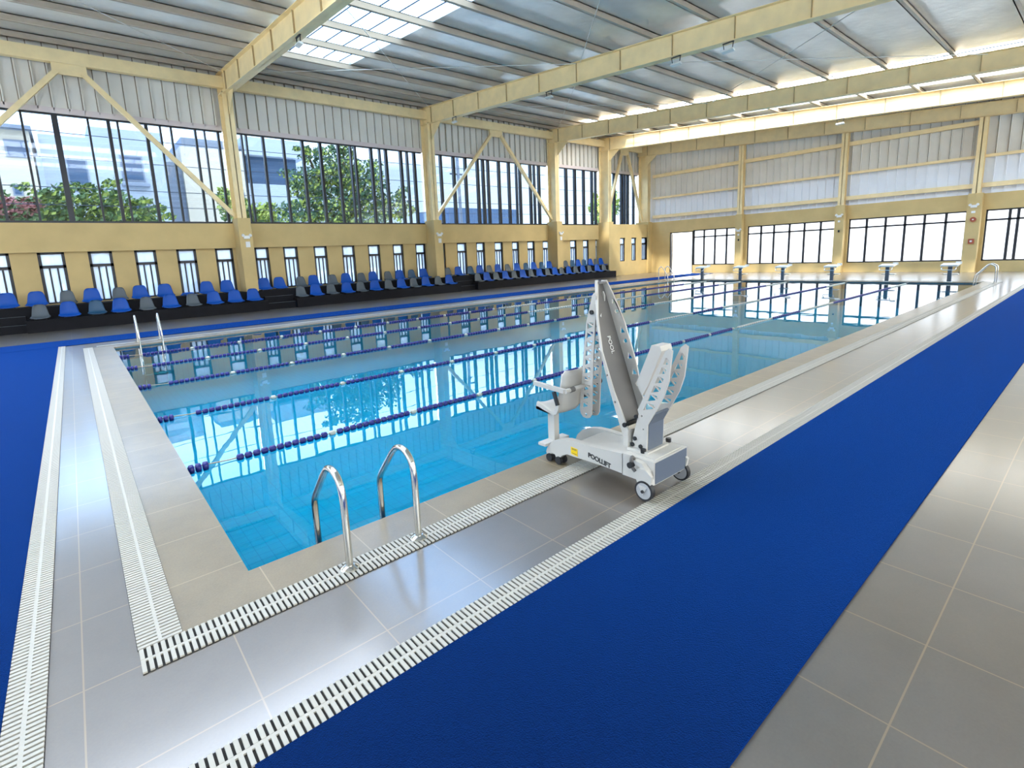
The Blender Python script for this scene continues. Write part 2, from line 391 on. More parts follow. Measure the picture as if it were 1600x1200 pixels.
box('wall_left_return', 'yellow', XL, XL + .3, YL + .3, YS + .3, 0, 3.46, label='yellow return wall closing the seating at its far end', cat='wall', kind=ST)
box('wall_left_ledge', 'yellow', XL + .3, XF, YL + .3, YB + .4, 3.30, 3.46, label='yellow ledge under the last tall side window', cat='wall', kind=ST)
def small_window(n, x0, x1, y, z0, z1, label):
    t = thing('window_%d' % n, ((x0 + x1) / 2, y, z0), label, 'window', 'narrow windows of the yellow side wall', ST)
    fr = MB(); wd = .085; y0, y1 = y - .05, y + .06
    fr.box(x0, x0 + wd, y0, y1, z0, z1); fr.box(x1 - wd, x1, y0, y1, z0, z1); fr.box(x0, x1, y0, y1, z0, z0 + .05); fr.box(x0, x1, y0, y1, z1 - .07, z1)
    zt = z1 - .43 * (z1 - z0) / 1.72
    fr.box(x0, x1, y0, y1, zt - .1, zt); w = x1 - x0
    fr.build('frame', 'frame', t)
    for k in (.36, .66):
        box('mullion', 'frame', x0 + w * k - .024, x0 + w * k + .024, y - .03, y + .03, z0 + .05, zt - .1, t)
    box('pane', 'glass_small', x0 + wd, x1 - wd, y - .004, y + .004, z0 + .05, z1 - .07, t)
n = 0
for i, (a, c) in enumerate(SW):
    n += 1; small_window(n, a, c, YS + .10, Z0s, Z1s, 'narrow black framed window in the yellow side wall, %s from the left' % (ORD[i] if i < 20 else ['twenty-first', 'twenty-second', 'twenty-third'][i - 20]))
for i, (a, c) in enumerate(SWL):
    n += 1; small_window(n, a, c, YL + .12, .95, 2.55, 'narrow black framed window in the end wall block, %s from the left' % ORD[i])
# columns and pilasters
FX = [-4.2, 4.95, 13.98, 22.85, 27.72, 32.2]
names = ['left edge', 'nearest in view', 'second in view', 'third in view', 'fourth in view', 'corner']
for i, x in enumerate(FX):
    y1 = YB
    p = MB(); p.box(x - .20, x + .27, YP, YB + .1, 0, 3.62)
    if i < 4: p.build('pilaster', 'yellow', label='yellow pilaster under the %s steel column of the side wall' % names[i], cat='pilaster', group='pilasters of the side wall', kind=ST)
    elif i == 4: MB().box(x - .2, x + .27, YL - .02, YB + .1, 0, 3.62).build('pilaster', 'yellow', label='yellow pilaster at the far end of the seating', cat='pilaster', group='pilasters of the side wall', kind=ST)
    else: MB().box(x - .3, XF, YL - .12, YB + .1, 0, 3.62).build('pilaster', 'yellow', label='yellow pilaster in the far corner of the hall', cat='pilaster', kind=ST)
    zt = roof(19.1)
    y0 = YP + .08 if i < 4 else YL + .05
    cc = MB(); cc.box(x - .17, x + .17, y0, y0 + .03, 3.62, zt - .75); cc.box(x - .17, x + .17, YB - .06, YB - .03, 3.62, zt); cc.box(x - .015, x + .015, y0, YB - .03, 3.62, zt)
    cc.box(x - .17, x + .17, y0, YB - .03, zt - .78, zt - .74)
    cc.build('column', 'cream', label='cream steel column of the side wall, %s' % names[i], cat='column', group='steel columns of the side wall', kind=ST)
# upper cladding of the left wall
cl = MB(); cl.box(XB, XF + .3, YB + .12, YB + .18, 7.08, 9.4)
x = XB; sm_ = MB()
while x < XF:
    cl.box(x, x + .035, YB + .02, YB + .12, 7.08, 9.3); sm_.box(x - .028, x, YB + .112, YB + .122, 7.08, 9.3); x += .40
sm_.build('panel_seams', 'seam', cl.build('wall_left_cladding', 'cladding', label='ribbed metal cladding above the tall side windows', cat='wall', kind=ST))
box('trim_2', 'flashing', XB, XF, YB + .02, YB + .2, 6.98, 7.16, label='pale flashing strip over the tall side windows', cat='trim', kind=ST)
# tall windows of the left wall
MUL = [[(-3.4, .05), (-2.6, .05), (-1.84, .07), (-1.04, .06), (-.22, .16), (.65, .06), (1.21, .10), (1.47, .06), (2.30, .10), (2.73, .06), (3.07, .06), (3.86, .07), (4.17, .05), (4.64, .08)],
       [(5.48, .06), (5.65, .06), (6.29, .09), (7.09, .09), (7.89, .10), (8.66, .11), (9.48, .10), (10.06, .07), (10.28, .08), (11.08, .11), (11.52, .07), (11.85, .12), (12.65, .12), (13.0, .08), (13.40, .12)],
       [(14.97, .12), (15.78, .14), (16.55, .13), (17.37, .14), (17.75, .14), (18.11, .12), (18.89, .14), (19.64, .13), (20.22, .07), (20.50, .13), (21.34, .13), (21.66, .08), (22.05, .14)],
       [(23.5, .14), (24.46, .16), (25.28, .16), (26.14, .14), (26.97, .12), (27.35, .1)],
       [(28.6, .14), (29.35, .16), (30.19, .16), (30.53, .12), (30.90, .16), (31.60, .12)]]
for i in range(5):
    x0, x1 = FX[i] + .17, FX[i + 1] - .17
    t = thing('window_%d' % (27 + i), ((x0 + x1) / 2, YB + .1, 3.46), 'tall clear window band of the side wall, %s bay from the left' % ORD[i], 'window', 'tall windows of the side wall', ST)
    fr = MB(); fr.box(x0, x1, YB + .05, YB + .17, 3.46, 3.53); fr.box(x0, x1, YB + .05, YB + .17, 6.93, 6.99); fr.build('frame', 'frame', t)
    for mx_, wd in MUL[i]:
        box('mullion', 'frame', mx_ - wd / 2, mx_ + wd / 2, YB + .03, YB + .19, 3.53, 6.93, t)
    box('pane', 'glass_tinted', x0, x1, YB + .108, YB + .114, 3.53, 6.93, t)
# eave strut, eave purlin, chevron bracing
for i in range(-1, 5):
    x0 = FX[i] if i >= 0 else XB; x1 = FX[i + 1]
    box('eave_beam', 'cream', x0 + .02, x1 - .02, 19.30, 19.52, 8.46, 8.86, label='cream eave beam along the top of the side wall, %s bay' % (ORD[i] if i >= 0 else 'hidden'), cat='beam', group='eave beams of the side wall', kind=ST)
for i in (0, 2, 4):
    a, bx = FX[i] + .2, FX[i + 1] - .2; mid = (a + bx) / 2
    t = thing('chevron_brace', (mid, 19.3, 3.6), 'cream chevron brace across the %s tall side window' % {0: 'left', 2: 'middle', 4: 'far'}[i], 'brace', 'chevron braces of the side wall', ST)
    box('gusset_plate', 'cream', mid - .45, mid + .45, 19.33, 19.40, 8.12, 8.46, t)
    for sx, xe in ((-1, a), (1, bx)):
        MB().bar((mid + sx * .33, 19.36, 8.22), (xe, 19.36, 3.75), .15, .15, up=(0, 1, 0)).build('brace_arm', 'cream', t)

# ---- far wall
YPIL = [(12.47, 12.08), (7.02, 6.58), (1.64, 1.14), (-3.85, -4.3), (-9.2, -9.5)]
def wall_x(name, m, x0, x1, holes, z0, z1, ya, yb, **k):
    mb = MB(); ys = ya
    for h0, h1, hz0, hz1 in holes:
        mb.box(x0, x1, ys, h0, z0, z1)
        if hz0 > z0: mb.box(x0, x1, h0, h1, z0, hz0)
        if hz1 < z1: mb.box(x0, x1, h0, h1, hz1, z1)
        ys = h1
    mb.box(x0, x1, ys, yb, z0, z1)
    return mb.build(name, m, **k)
FW = [(-8.9, -4.45), (-3.7, 1.02), (1.66, 6.46), (7.06, 11.9), (12.58, 15.53)]
wall_x('wall_far', 'yellow', XF, XF + .3, [(a, c, .50, 2.84) for a, c in FW] + [(15.53, 17.28, 0, 2.78)], 0, 3.58, YR, 20.0, label='yellow lower end wall with wide windows and an open doorway', cat='wall', kind=ST)
for i, (a, c) in enumerate(YPIL):
    box('pilaster', 'yellow', XF - .40, XF, c, a, 0, 3.6, label='yellow pilaster of the end wall, %s from the far corner' % ORD[i], cat='pilaster', group='pilasters of the end wall', kind=ST)
    y = (a + c) / 2
    cc = MB(); zt = roof(y); cc.box(XF - .34, XF - .31, y - .15, y + .15, 3.6, zt); cc.box(XF - .06, XF - .03, y - .15, y + .15, 3.6, zt); cc.box(XF - .34, XF - .03, y - .015, y + .015, 3.6, zt)
    cc.build('column', 'cream', label='cream steel wind post of the end wall, %s from the far corner' % ORD[i], cat='column', group='wind posts of the end wall', kind=ST)
cl = MB(); cl.prism([(YR, 3.58), (20, 3.58), (20, roof(20) + .2), (YR, roof(YR) + .2)], 'x', XF + .10, XF + .16)
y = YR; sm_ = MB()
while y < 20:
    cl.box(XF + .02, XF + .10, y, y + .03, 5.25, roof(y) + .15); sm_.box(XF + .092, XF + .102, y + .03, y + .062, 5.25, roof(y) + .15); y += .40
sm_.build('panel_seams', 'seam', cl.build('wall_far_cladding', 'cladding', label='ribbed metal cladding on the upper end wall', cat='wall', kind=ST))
cl = MB(); cl.box(XF + .085, XF + .099, YR, 20, 3.58, 5.25); y = YR
while y < 20:
    cl.box(XF + .02, XF + .085, y, y + .03, 3.58, 5.25); y += .40
cl.build('wall_far_panel', 'cladding_pale', label='paler ribbed panels of the end wall just above the yellow band', cat='wall', kind=ST)
GZ = [(3.95, .2), (5.24, .12), (6.75, .2)]
ysp = [18.6] + [(a + c) / 2 for a, c in YPIL]
for k, (gz, gh) in enumerate(GZ):
    for i in range(5):
        ya, yb = ysp[i + 1] + .15, ysp[i] - (.15 if i else 0)
        if gz + .1 > roof(ya) - .4: continue
        box('girt', 'cream', XF - .16, XF + .045, ya, yb, gz - gh / 2, gz + gh / 2, label='cream horizontal girt of the end wall, %s row from below, %s bay from the far corner' % (ORD[k], ORD[i]), cat='girt', group='girts of the end wall', kind=ST)
wn = 32
FM = [[(-8.0), (-7.2), (-6.3), (-5.4)], [-.05, .225, -1.0, -1.9, -2.8], [5.656, 4.832, 4.019, 3.243, 2.428], [11.1, 10.35, 9.48, 8.68, 7.84], [14.79, 14.03, 13.25]]
for i, (a, c) in enumerate(FW):
    t = thing('window_%d' % wn, (XF + .15, (a + c) / 2, .5), 'wide black framed end wall window, %s from the right' % ORD[i], 'window', 'wide windows of the end wall', ST); wn += 1
    fr = MB(); xa, xb = XF + .10, XF + .20
    for q0, q1, r0, r1 in ((a, a + .06, .5, 2.84), (c - .06, c, .5, 2.84), (a, c, .5, .56), (a, c, 2.78, 2.84), (a, c, 2.33, 2.41)): fr.box(xa, xb, q0, q1, r0, r1)
    fr.build('frame', 'frame', t)
    for q in FM[i]: box('mullion', 'frame', xa, xb, q - .05, q + .05, .56, 2.78, t)
    box('pane', 'glass_film', XF + .147, XF + .153, a + .06, c - .06, .56, 2.78, t)
t = thing('door_1', (XF + .1, 15.53, 0), 'open doorway beside the wide window near the far corner', 'door', None, ST)
fr = MB(); fr.box(XF + .02, XF + .2, 15.50, 15.60, 0, 2.78); fr.box(XF + .02, XF + .2, 17.21, 17.28, 0, 2.78); fr.box(XF + .02, XF + .2, 15.5, 17.28, 2.72, 2.80)
fr.build('door_frame', 'frame', t)
box('door_leaf', 'white_plastic', XF + .3, XF + 1.0, 17.22, 17.27, .03, 2.70, t)

# ---- walls outside the frame: right side and rear end, glazing shaped to fill the hall with daylight
def glazed(name, axis, pos, a, bnd, ztop, label, first):
    t = thing(name, (0, pos, 0) if axis == 'y' else (pos, 0, 0), label, 'wall', None, ST)
    lo, hi = MB(), MB()
    if axis == 'y':
        lo.box(a, bnd, pos - .25, pos, 0, .5); hi.box(a, bnd, pos - .25, pos, ztop, ztop + 1.4)
    else:
        lo.box(pos - .25, pos, a, bnd, 0, .5); hi.prism([(a, ztop), (bnd, ztop), (bnd, roof(bnd) + .2), (a, roof(a) + .2)], 'x', pos - .25, pos)
    lo.build('sill_wall', 'yellow', t); hi.build('head_wall', 'hall_white', t)
    k = a; mm = MB()
    while k < bnd + .01:
        if axis == 'y': mm.box(k - .06, k + .06, pos - .2, pos - .05, .5, ztop)
        else: mm.box(pos - .2, pos - .05, k - .06, k + .06, .5, ztop)
        k += 1.5
    mm.build('mullions', 'frame', t)
    if axis == 'y': box('pane', 'glass', a, bnd, pos - .13, pos - .124, .5, ztop, t)
    else: box('pane', 'glass', pos - .13, pos - .124, a, bnd, .5, ztop, t)
glazed('wall_right', 'y', YR, XB, XF, 5.6, 'glazed side wall of the hall opposite the seating', 0)
glazed('wall_back', 'x', XB, YR, 20, 5.8, 'glazed end wall of the hall opposite the starting blocks', 0)

# ---- roof: rafters, purlins, sheets, skylights
def rafter(x, ya, yb, label):
    mb = MB()
    def zb(y): return 6.82 + .0725 * y
    top = lambda y: roof(y) - .02
    mb.prism([(ya, zb(ya)), (yb, zb(yb)), (yb, top(yb)), (ya, top(ya))], 'x', x - .012, x + .012)
    for z0, s in ((zb, 0), (top, 1)):
        mb.prism([(ya, z0(ya) - (.02 if s else 0)), (yb, z0(yb) - (.02 if s else 0)), (yb, z0(yb) + (.0 if s else .02)), (ya, z0(ya) + (.0 if s else .02))], 'x', x - .15, x + .15)
    y = ya + .6; sb = MB()
    while y < yb:
        sb.box(x - .06, x + .06, y, y + .012, zb(y) + .02, top(y) - .02); y += 1.85
    # knee gusset under the rafter at the column
    mb.prism([(18.98, zb(18.98)), (18.1, zb(18.1)), (18.98, 7.45)], 'x', x - .012, x + .012)
    ob = mb.build('roof_beam', 'cream', label=label, cat='roof beam', group='sloping roof beams', kind=ST)
    sb.build('stiffeners', 'weathered', ob)
for i, x in enumerate(FX):
    nm = ['cream sloping roof beam behind the left picture edge', 'cream sloping roof beam at upper left, ending at the nearest column', 'long cream sloping roof beam crossing the middle of the roof',
          'cream sloping roof beam in front of the bright roof strip', 'bright sunlit cream roof beam, second from the end wall', 'cream roof beam against the end wall'][i]
    rafter(x if i < 5 else XF - .42, YR, 19.66, nm)
SKY = [(-7.5, 4.2, 2.5, 8.5), (5.15, 8.55, 4.4, 15.9), (22.95, 27.6, -9.0, 17.4)]  # the first opening is unseen, added to brighten the pool
k = 0; y = 1.05 - 1.85 * 5
py = []
while y < 19.5:
    py.append(y); y += 1.85
py.append(19.45)
for k, y in enumerate(py):
    z = roof(y); mb = MB()
    mb.box(XB, XF, y - .012, y + .012, z, z + .21); mb.box(XB, XF, y - .09, y + .012, z, z + .02); mb.box(XB, XF, y - .012, y + .09, z + .19, z + .21)
    mb.build('purlin', 'purlin', label='pale roof purlin running the length of the hall, %s from the side windows' % ORD[len(py) - 1 - k], cat='purlin', group='roof purlins', kind=ST)
# roof sheets with skylight openings
rs = MB(); xs = XB - .3
sh = lambda y: roof(y) + .22
def sheet(x0, x1, y0, y1):
    rs.add([(x0, y0, sh(y0)), (x1, y0, sh(y0)), (x1, y1, sh(y1)), (x0, y1, sh(y1)), (x0, y0, sh(y0) + .08), (x1, y0, sh(y0) + .08), (x1, y1, sh(y1) + .08), (x0, y1, sh(y1) + .08)],
           [(0, 3, 2, 1), (4, 5, 6, 7), (0, 1, 5, 4), (1, 2, 6, 5), (2, 3, 7, 6), (3, 0, 4, 7)])
for x0, x1, y0, y1 in SKY:
    sheet(xs, x0, YR - .5, 20.4); sheet(x0, x1, YR - .5, y0); sheet(x0, x1, y1, 20.4); xs = x1
sheet(xs, XF + .5, YR - .5, 20.4)
rs.build('ceiling', 'foil', label='silvery foil lined roof sheets above the purlins', cat='ceiling', kind=ST)
for i, (x0, x1, y0, y1) in enumerate(SKY):
    t = thing('skylight', ((x0 + x1) / 2, (y0 + y1) / 2, sh((y0 + y1) / 2)), ['frosted roof light above the left end of the pool', 'clear roof skylight at upper left showing blue sky', 'bright roof skylight strip beyond the third roof beam'][i], 'skylight', None, ST)
    g = MB(); g.add([(x0, y0, sh(y0) + .05), (x1, y0, sh(y0) + .05), (x1, y1, sh(y1) + .05), (x0, y1, sh(y1) + .05)], [(0, 1, 2, 3)]); g.build('pane', ['glass_frosted', 'glass_roof', 'glass'][i], t)
    bars = MB(); xx = x0 + .6
    while xx < x1 - .1:
        bars.bar((xx, y0, sh(y0) + .06), (xx, y1, sh(y1) + .06), .02, .03); xx += .6
    bars.build('glazing_bars', 'cable', t)
# thin tie rods under the roof
def rod(p, q, label):
    MB().tube([p, q], .012, 6).build('tie_rod', 'galv', label=label, cat='tie rod', group='roof tie rods', kind=ST)
for i, (xa, xb_) in enumerate(((-4.2, 4.9), (4.95, 13.9), (13.98, 22.8))):
    w_ = ['left', 'middle', 'right'][i]
    rod((xa + .2, 18.8, roof(18.8) - .1), (xb_ - .1, 9.5, roof(9.5) - .1), 'thin roof tie rod falling rightward in the %s roof bay' % w_)
    rod((xb_ - .1, 18.8, roof(18.8) - .1), (xa + .2, 9.5, roof(9.5) - .1), 'thin roof tie rod rising rightward in the %s roof bay' % w_)
    rod((xa + .2, 9.3, roof(9.3) - .1), (xb_ - .1, .2, roof(.2) - .1), 'thin roof tie rod in the %s roof bay, on its lower half, falling rightward' % w_)
    rod((xb_ - .1, 9.3, roof(9.3) - .1), (xa + .2, .2, roof(.2) - .1), 'thin roof tie rod in the %s roof bay, on its lower half, rising rightward' % w_)

# ------------------------------------------------------------------ bleachers and seats
H1, H2, Y1, Y2 = .38, .75, 18.2, 18.90
blocks = [(-1.80, 5.33), (6.45, 14.70), (15.80, 27.45)]
MB().box(-6.5, XL - .02, Y2, YS - .02, 0, H2).build('bleacher_tier', 'bleacher', label='long black upper seating tier along the yellow wall', cat='bleacher')
bl = ['left', 'middle', 'right']
for i, (a, c) in enumerate(blocks):
    MB().box(a, c, Y1, Y2 - .003, 0, H1).build('bleacher_step', 'bleacher', label='black lower seating step, the %s of the three blocks' % bl[i], cat='bleacher', group='lower seating steps')
for i, (a, c) in enumerate(((-3.0, -1.81), (5.34, 6.44), (14.71, 15.79))):
    t = thing('bleacher_stair', ((a + c) / 2, 18.5, 0), 'low black steps %s' % ['left of the left seating block', 'between the left and middle seating blocks', 'between the middle and right seating blocks'][i], 'steps', 'steps between the seating blocks')
    for q, (y0, z) in enumerate(((18.42, .25), (18.66, .5))):
        box('tread', 'bleacher', a, c, y0, Y2 - .004, z - .25 * 1, z, t)
        box('nosing', 'chair_grey', a, c, y0 - .006, y0 + .03, z, z + .008, t)
def seat_shell(w0, w1, hgt):
    # profile from the seat front over the seat up the back; width narrows towards the rounded top
    prof = [(-.22, .035, .86), (-.205, .06, .94), (-.12, .055, 1.0), (.02, .05, 1.0), (.10, .075, .95), (.145, .13, .86), (.17, .22, .80), (.19, .31, .75), (.205, .39, .69), (.212, .445, .61), (.215, .482, .48), (.215, .497, .28)]
    nU = 10; vs = []; fs = []
    for s in (0, 1):
        for (y, z, w) in prof:
            for k in range(nU + 1):
                u = -1 + 2 * k / nU
                curl = .03 * u * u
                up = 1 if z < .1 else 0
                yy = y - (curl * 1.2 if not up else 0) + (.012 if s else 0)
                zz = z * hgt / .495 + (curl if up else 0) - (.012 if s and up else 0)
                vs.append((u * w * w0 / 2, yy, zz))
    P = len(prof); nn = nU + 1
    for s in (0, 1):
        for i in range(P - 1):
            for k in range(nU):
                q = (s * P * nn + i * nn + k, s * P * nn + i * nn + k + 1, s * P * nn + (i + 1) * nn + k + 1, s * P * nn + (i + 1) * nn + k)
                fs.append(q if s else q[::-1])
    o = P * nn
    for k in range(nU):
        fs.append((k, k + 1, o + k + 1, o + k)); e = (P - 1) * nn
        fs.append((e + k + 1, e + k, o + e + k, o + e + k + 1))
    for i in range(P - 1):
        fs.append((i * nn, o + i * nn, o + (i + 1) * nn, (i + 1) * nn)); fs.append((i * nn + nU, (i + 1) * nn + nU, o + (i + 1) * nn + nU, o + i * nn + nU))
    return MB().add(vs, fs, True)
def make_seat(key, m, w0, hgt):
    t = thing('stadium_seat', (0, 0, 0), 'seat', 'seat')
    seat_shell(w0, .4, hgt).build('seat_shell', m, t)
    bb = MB()
    for sx in (-.13, .13): bb.box(sx - .02, sx + .02, -.15, .12, 0, .055)
    bb.box(-.15, .15, -.03, .03, .0, .02)
    bb.build('mounting_bracket', 'black', t)
    return t
proto = {'B': make_seat('B', 'chair_blue', .58, .50), 'G': make_seat('G', 'chair_grey', .50, .47), 'T': make_seat('T', 'chair_teal', .52, .48), 'F': make_seat('F', 'chair_blue', .55, .12)}
used = set(); CN = {'B': 'blue', 'G': 'grey', 'T': 'teal grey', 'F': 'blue backless'}
def place_seat(key, x, y, z, label, group):
    src = proto[key]
    if key not in used: used.add(key); o = src
    else:
        o = src.copy(); COL.objects.link(o)
        for ch in src.children:
            d = ch.copy(); COL.objects.link(d); d.parent = o
    o.location = (x, y, z + (.007 if key == 'F' else 0)); o.rotation_euler = (0, 0, random.uniform(-.06, .06)); o['label'] = label; o['category'] = 'seat'; o['group'] = group
T = [[(-2.2, 'B'), (-1.5, 'B'), (-.72, 'G'), (-.08, 'B'), (.69, 'G'), (1.3, 'B'), (2.06, 'B'), (2.78, 'F'), (3.43, 'B'), (4.15, 'B')],
     [(5.53, 'B'), (6.14, 'B'), (7.04, 'G'), (7.6, 'B'), (8.45, 'G'), (9.08, 'B'), (9.84, 'G'), (10.43, 'B'), (11.21, 'G'), (11.84, 'B'), (12.52, 'T'), (13.2, 'B')],
     [(14.71, 'G'), (15.36, 'B'), (16.17, 'T'), (16.81, 'B'), (17.49, 'G'), (18.12, 'B'), (18.84, 'G'), (19.59, 'B'), (20.3, 'T'), (20.93, 'B'), (21.6, 'T'), (22.25, 'B')],
     [(23.75, 'G'), (24.38, 'T'), (24.95, 'B'), (25.52, 'T'), (26.15, 'B'), (26.7, 'G'), (27.25, 'B')]]
Bt = [[(-1.45, 'G'), (-.73, 'B'), (-.02, 'T'), (.63, 'B'), (1.38, 'G'), (2.09, 'B'), (2.8, 'G'), (3.5, 'B'), (4.22, 'B'), (4.9, 'B')],
      [(6.75, 'G'), (7.38, 'B'), (8.06, 'G'), (8.76, 'B'), (9.43, 'G'), (10.12, 'B'), (10.83, 'G'), (11.5, 'B'), (12.17, 'G'), (12.86, 'B'), (13.58, 'G'), (14.25, 'B')],
      [(16.1, 'G'), (16.72, 'B'), (17.37, 'G'), (18.05, 'B'), (18.7, 'G'), (19.36, 'B'), (20.02, 'G'), (20.68, 'B'), (21.38, 'G'), (22.0, 'B'), (22.6, 'G'), (23.23, 'B'), (23.87, 'G'), (24.55, 'B'), (25.2, 'G'), (25.95, 'B'), (26.65, 'G')]]
where = ['left of the nearest column', 'past the nearest column', 'past the second column', 'past the third column']
for bi, row in enumerate(T):
    for k, (x, kk) in enumerate(row):
        place_seat(kk, x, 19.17, H2, '%s plastic seat, %s from left in the upper row %s' % (CN[kk], ORD[k], where[bi]), 'seats of the upper row')
for bi, row in enumerate(Bt):
    for k, (x, kk) in enumerate(row):
        place_seat(kk, x, 18.45, H1, '%s plastic seat, %s from left on the %s lower step' % (CN[kk], ORD[k], bl[bi]), 'seats of the lower row')

# ------------------------------------------------------------------ small fittings on the walls
def exit_light(loc, face, label):
    t = thing('emergency_light', loc, label, 'emergency light', 'emergency lights on the pilasters')
    x, y, z = loc
    def B(u0, u1, d0, d1, z0, z1, nm, m):
        if face == 'y': box(nm, m, x + u0, x + u1, y - d1, y - d0, z + z0, z + z1, t)
        else: box(nm, m, x - d1, x - d0, y + u0, y + u1, z + z0, z + z1, t)
    B(-.11, .11, 0, .07, -.06, .06, 'housing', 'white_plastic')
    for s in (-1, 1):
        c0 = Vector((x + s * .13, y - .06, z + .07)) if face == 'y' else Vector((x - .06, y + s * .13, z + .07))
        ax = (0, -1, -.3) if face == 'y' else (-1, 0, -.3)
        MB().disc(c0, ax, .055, .07, 14).build('lamp_head', 'white_plastic', t)
def sign(loc, face, m, label, cat, w=.14, h=.16, name='wall_sign', group=None):
    x, y, z = loc
    if face == 'y': box(name, m, x - w, x + w, y - .03, y, z - h, z + h, label=label, cat=cat, group=group)
    else: box(name, m, x - .03, x, y - w, y + w, z - h, z + h, label=label, cat=cat, group=group)
for x, nm in ((5.0, 'nearest'), (14.05, 'second'), (22.95, 'third')):
    exit_light((x, YP, 2.88), 'y', 'small white twin-head emergency light on the %s side wall pilaster' % nm)
    sign((x + .02, YP, 2.60), 'y', 'white_plastic', 'small white notice below the emergency light on the %s side wall pilaster' % nm, 'sign', .08, .11, group='white notices on the pilasters')
for y, nm in ((12.25, 'first'), (6.8, 'second'), (1.40, 'third')):
    exit_light((XF - .4, y, 3.02 if y < 12 else 2.6), 'x', 'small white twin-head emergency light on the %s end wall pilaster' % nm)
    if y > 2:
        sign((XF - .4, y, 2.75 if y < 12 else 2.35), 'x', 'white_plastic', 'small white notice on the %s end wall pilaster' % nm, 'sign', .05, .05)
        sign((XF - .4, y - .02, 2.23 if y < 12 else 2.03), 'x', 'black', 'small dark switch box on the %s end wall pilaster' % nm, 'switch', .04, .06, name='switch_box')
sign((XF - .4, 1.40, 2.76), 'x', 'white_plastic', 'small white notice above the red alarm bell', 'sign', .07, .05)
t = thing('alarm_bell', (XF - .4, 1.38, 2.42), 'round red alarm bell on the third end wall pilaster', 'alarm bell')
MB().disc((XF - .43, 1.38, 2.42), (1, 0, 0), .11, .06, 24).build('gong', 'red', t); MB().disc((XF - .47, 1.38, 2.42), (1, 0, 0), .03, .03, 12).build('hub', 'white_plastic', t)
t = thing('fire_alarm_box', (XF - .4, 1.37, 1.43), 'square red fire alarm box low on the third end wall pilaster', 'fire alarm')
box('case', 'red', XF - .46, XF - .4, 1.27, 1.47, 1.32, 1.54, t); box('button', 'white_plastic', XF - .475, XF - .46, 1.33, 1.41, 1.39, 1.47, t)
# floodlight brackets under the roof beams
def flood(x, y, z, label):
    t = thing('floodlight_bracket', (x, y, z), label, 'light fitting', 'light fittings under the roof beams')
    m = MB()
    for s in (-.14, .14): m.bar((x, y + s, z - .02), (x, y + s * .8, z - .2), .025, .012)
    m.bar((x, y - .15, z - .02), (x, y + .15, z - .02), .05, .015); m.build('yoke', 'black', t)
    MB().bar((x, y - .16, z - .22), (x, y + .16, z - .22), .12, .05, up=(.3, 0, 1)).build('lamp_body', 'galv', t)
zb = lambda y: 6.82 + .0725 * y
for x, y, nm in ((13.9, 4.2, 'right part of the middle roof beam'), (13.9, 5.75, 'centre of the middle roof beam'), (13.9, 10.9, 'left part of the middle roof beam'),
                 (13.9, 16.9, 'column end of the middle roof beam'), (4.9, 11.2, 'upper left roof beam'), (27.6, 5.7, 'bright roof beam near the end wall')):
    flood(x, y, zb(y), 'small metal light fitting under the ' + nm)

# ------------------------------------------------------------------ pool fittings
def bez(pts, n=6):
    """Catmull-Rom through pts"""
    P = [Vector(p) for p in pts]; out = []
    for i in range(len(P) - 1):
        p0, p1, p2, p3 = P[max(i - 1, 0)], P[i], P[i + 1], P[min(i + 2, len(P) - 1)]
        for k in range(n):
            t = k / n
            out.append(.5 * ((2 * p1) + (p2 - p0) * t + (2 * p0 - 5 * p1 + 4 * p2 - p3) * t * t + (3 * p1 - p0 - 3 * p2 + p3) * t ** 3))
    out.append(P[-1]); return out
PROF = [(-.40, .012), (-.40, .25), (-.395, .44), (-.365, .525), (-.29, .568), (-.20, .558), (-.13, .505), (-.04, .41), (.06, .30), (.09, .25), (.10, .18), (.10, -.05), (.10, -.95)]
def rail(x, label, r=.021):
    t = thing('pool_handrail', (x, -.4, 0), label, 'handrail', 'chrome handrails in the foreground')
    MB().tube(bez([(x, y, z) for y, z in PROF], 5), r, 16).build('rail_tube', 'steel', t)
    MB().tube([(x, -.40, .0115), (x, -.40, .018), (x, -.40, .028)], [.055, .05, .026], 24).build('base_flange', 'steel', t)
rail(.452, 'curved chrome handrail in the foreground, the left of the pair')
rail(.915, 'curved chrome handrail in the foreground, the right of the pair')
def ladder(pos, ax, inward, label, h=.62, back=.42, sp=.47):
    """pool ladder: two bent rails, treads under water. ax = along-edge unit, inward = towards the water"""
    t = thing('pool_ladder', pos, label, 'pool ladder', 'chrome pool ladders')
    p, a, n_ = Vector(pos), Vector(ax), Vector(inward); u = Vector((0, 0, 1))
    for s in (-.5, .5):
        o = p + a * (s * sp)
        pts = [o - n_ * back + u * .013, o - n_ * back + u * (h * .8), o - n_ * (back - .07) + u * (h * .97), o - n_ * (back - .2) + u * h, o + n_ * 0.0 + u * (h * .6), o + n_ * .1 + u * (h * .36), o + n_ * .11 - u * .1, o + n_ * .11 - u * 1.0]
        MB().tube(bez(pts, 5), .02, 12).build('rail_tube', 'steel', t)
        MB().disc(o - n_ * back + u * .022, (0, 0, 1), .05, .02, 16).build('base_flange', 'steel', t)
    for k in range(3):
        c0 = p + n_ * .12 - u * (.25 + .25 * k)
        MB().bar(c0 - a * sp / 2, c0 + a * sp / 2, .08, .03).build('rung', 'steel', t)
ladder((.75, PW, 0), (1, 0, 0), (0, -1, 0), 'chrome pool ladder at the near left corner, in front of the seating', h=.66)
ladder((PL - 1.3, PW, 0), (1, 0, 0), (0, -1, 0), 'chrome pool ladder at the far corner below the open doorway', h=.75, sp=.6)
ladder((PL - .6, 0, 0), (1, 0, 0), (0, 1, 0), 'chrome pool ladder at the far right corner beside the last starting block', h=.68, sp=.5)
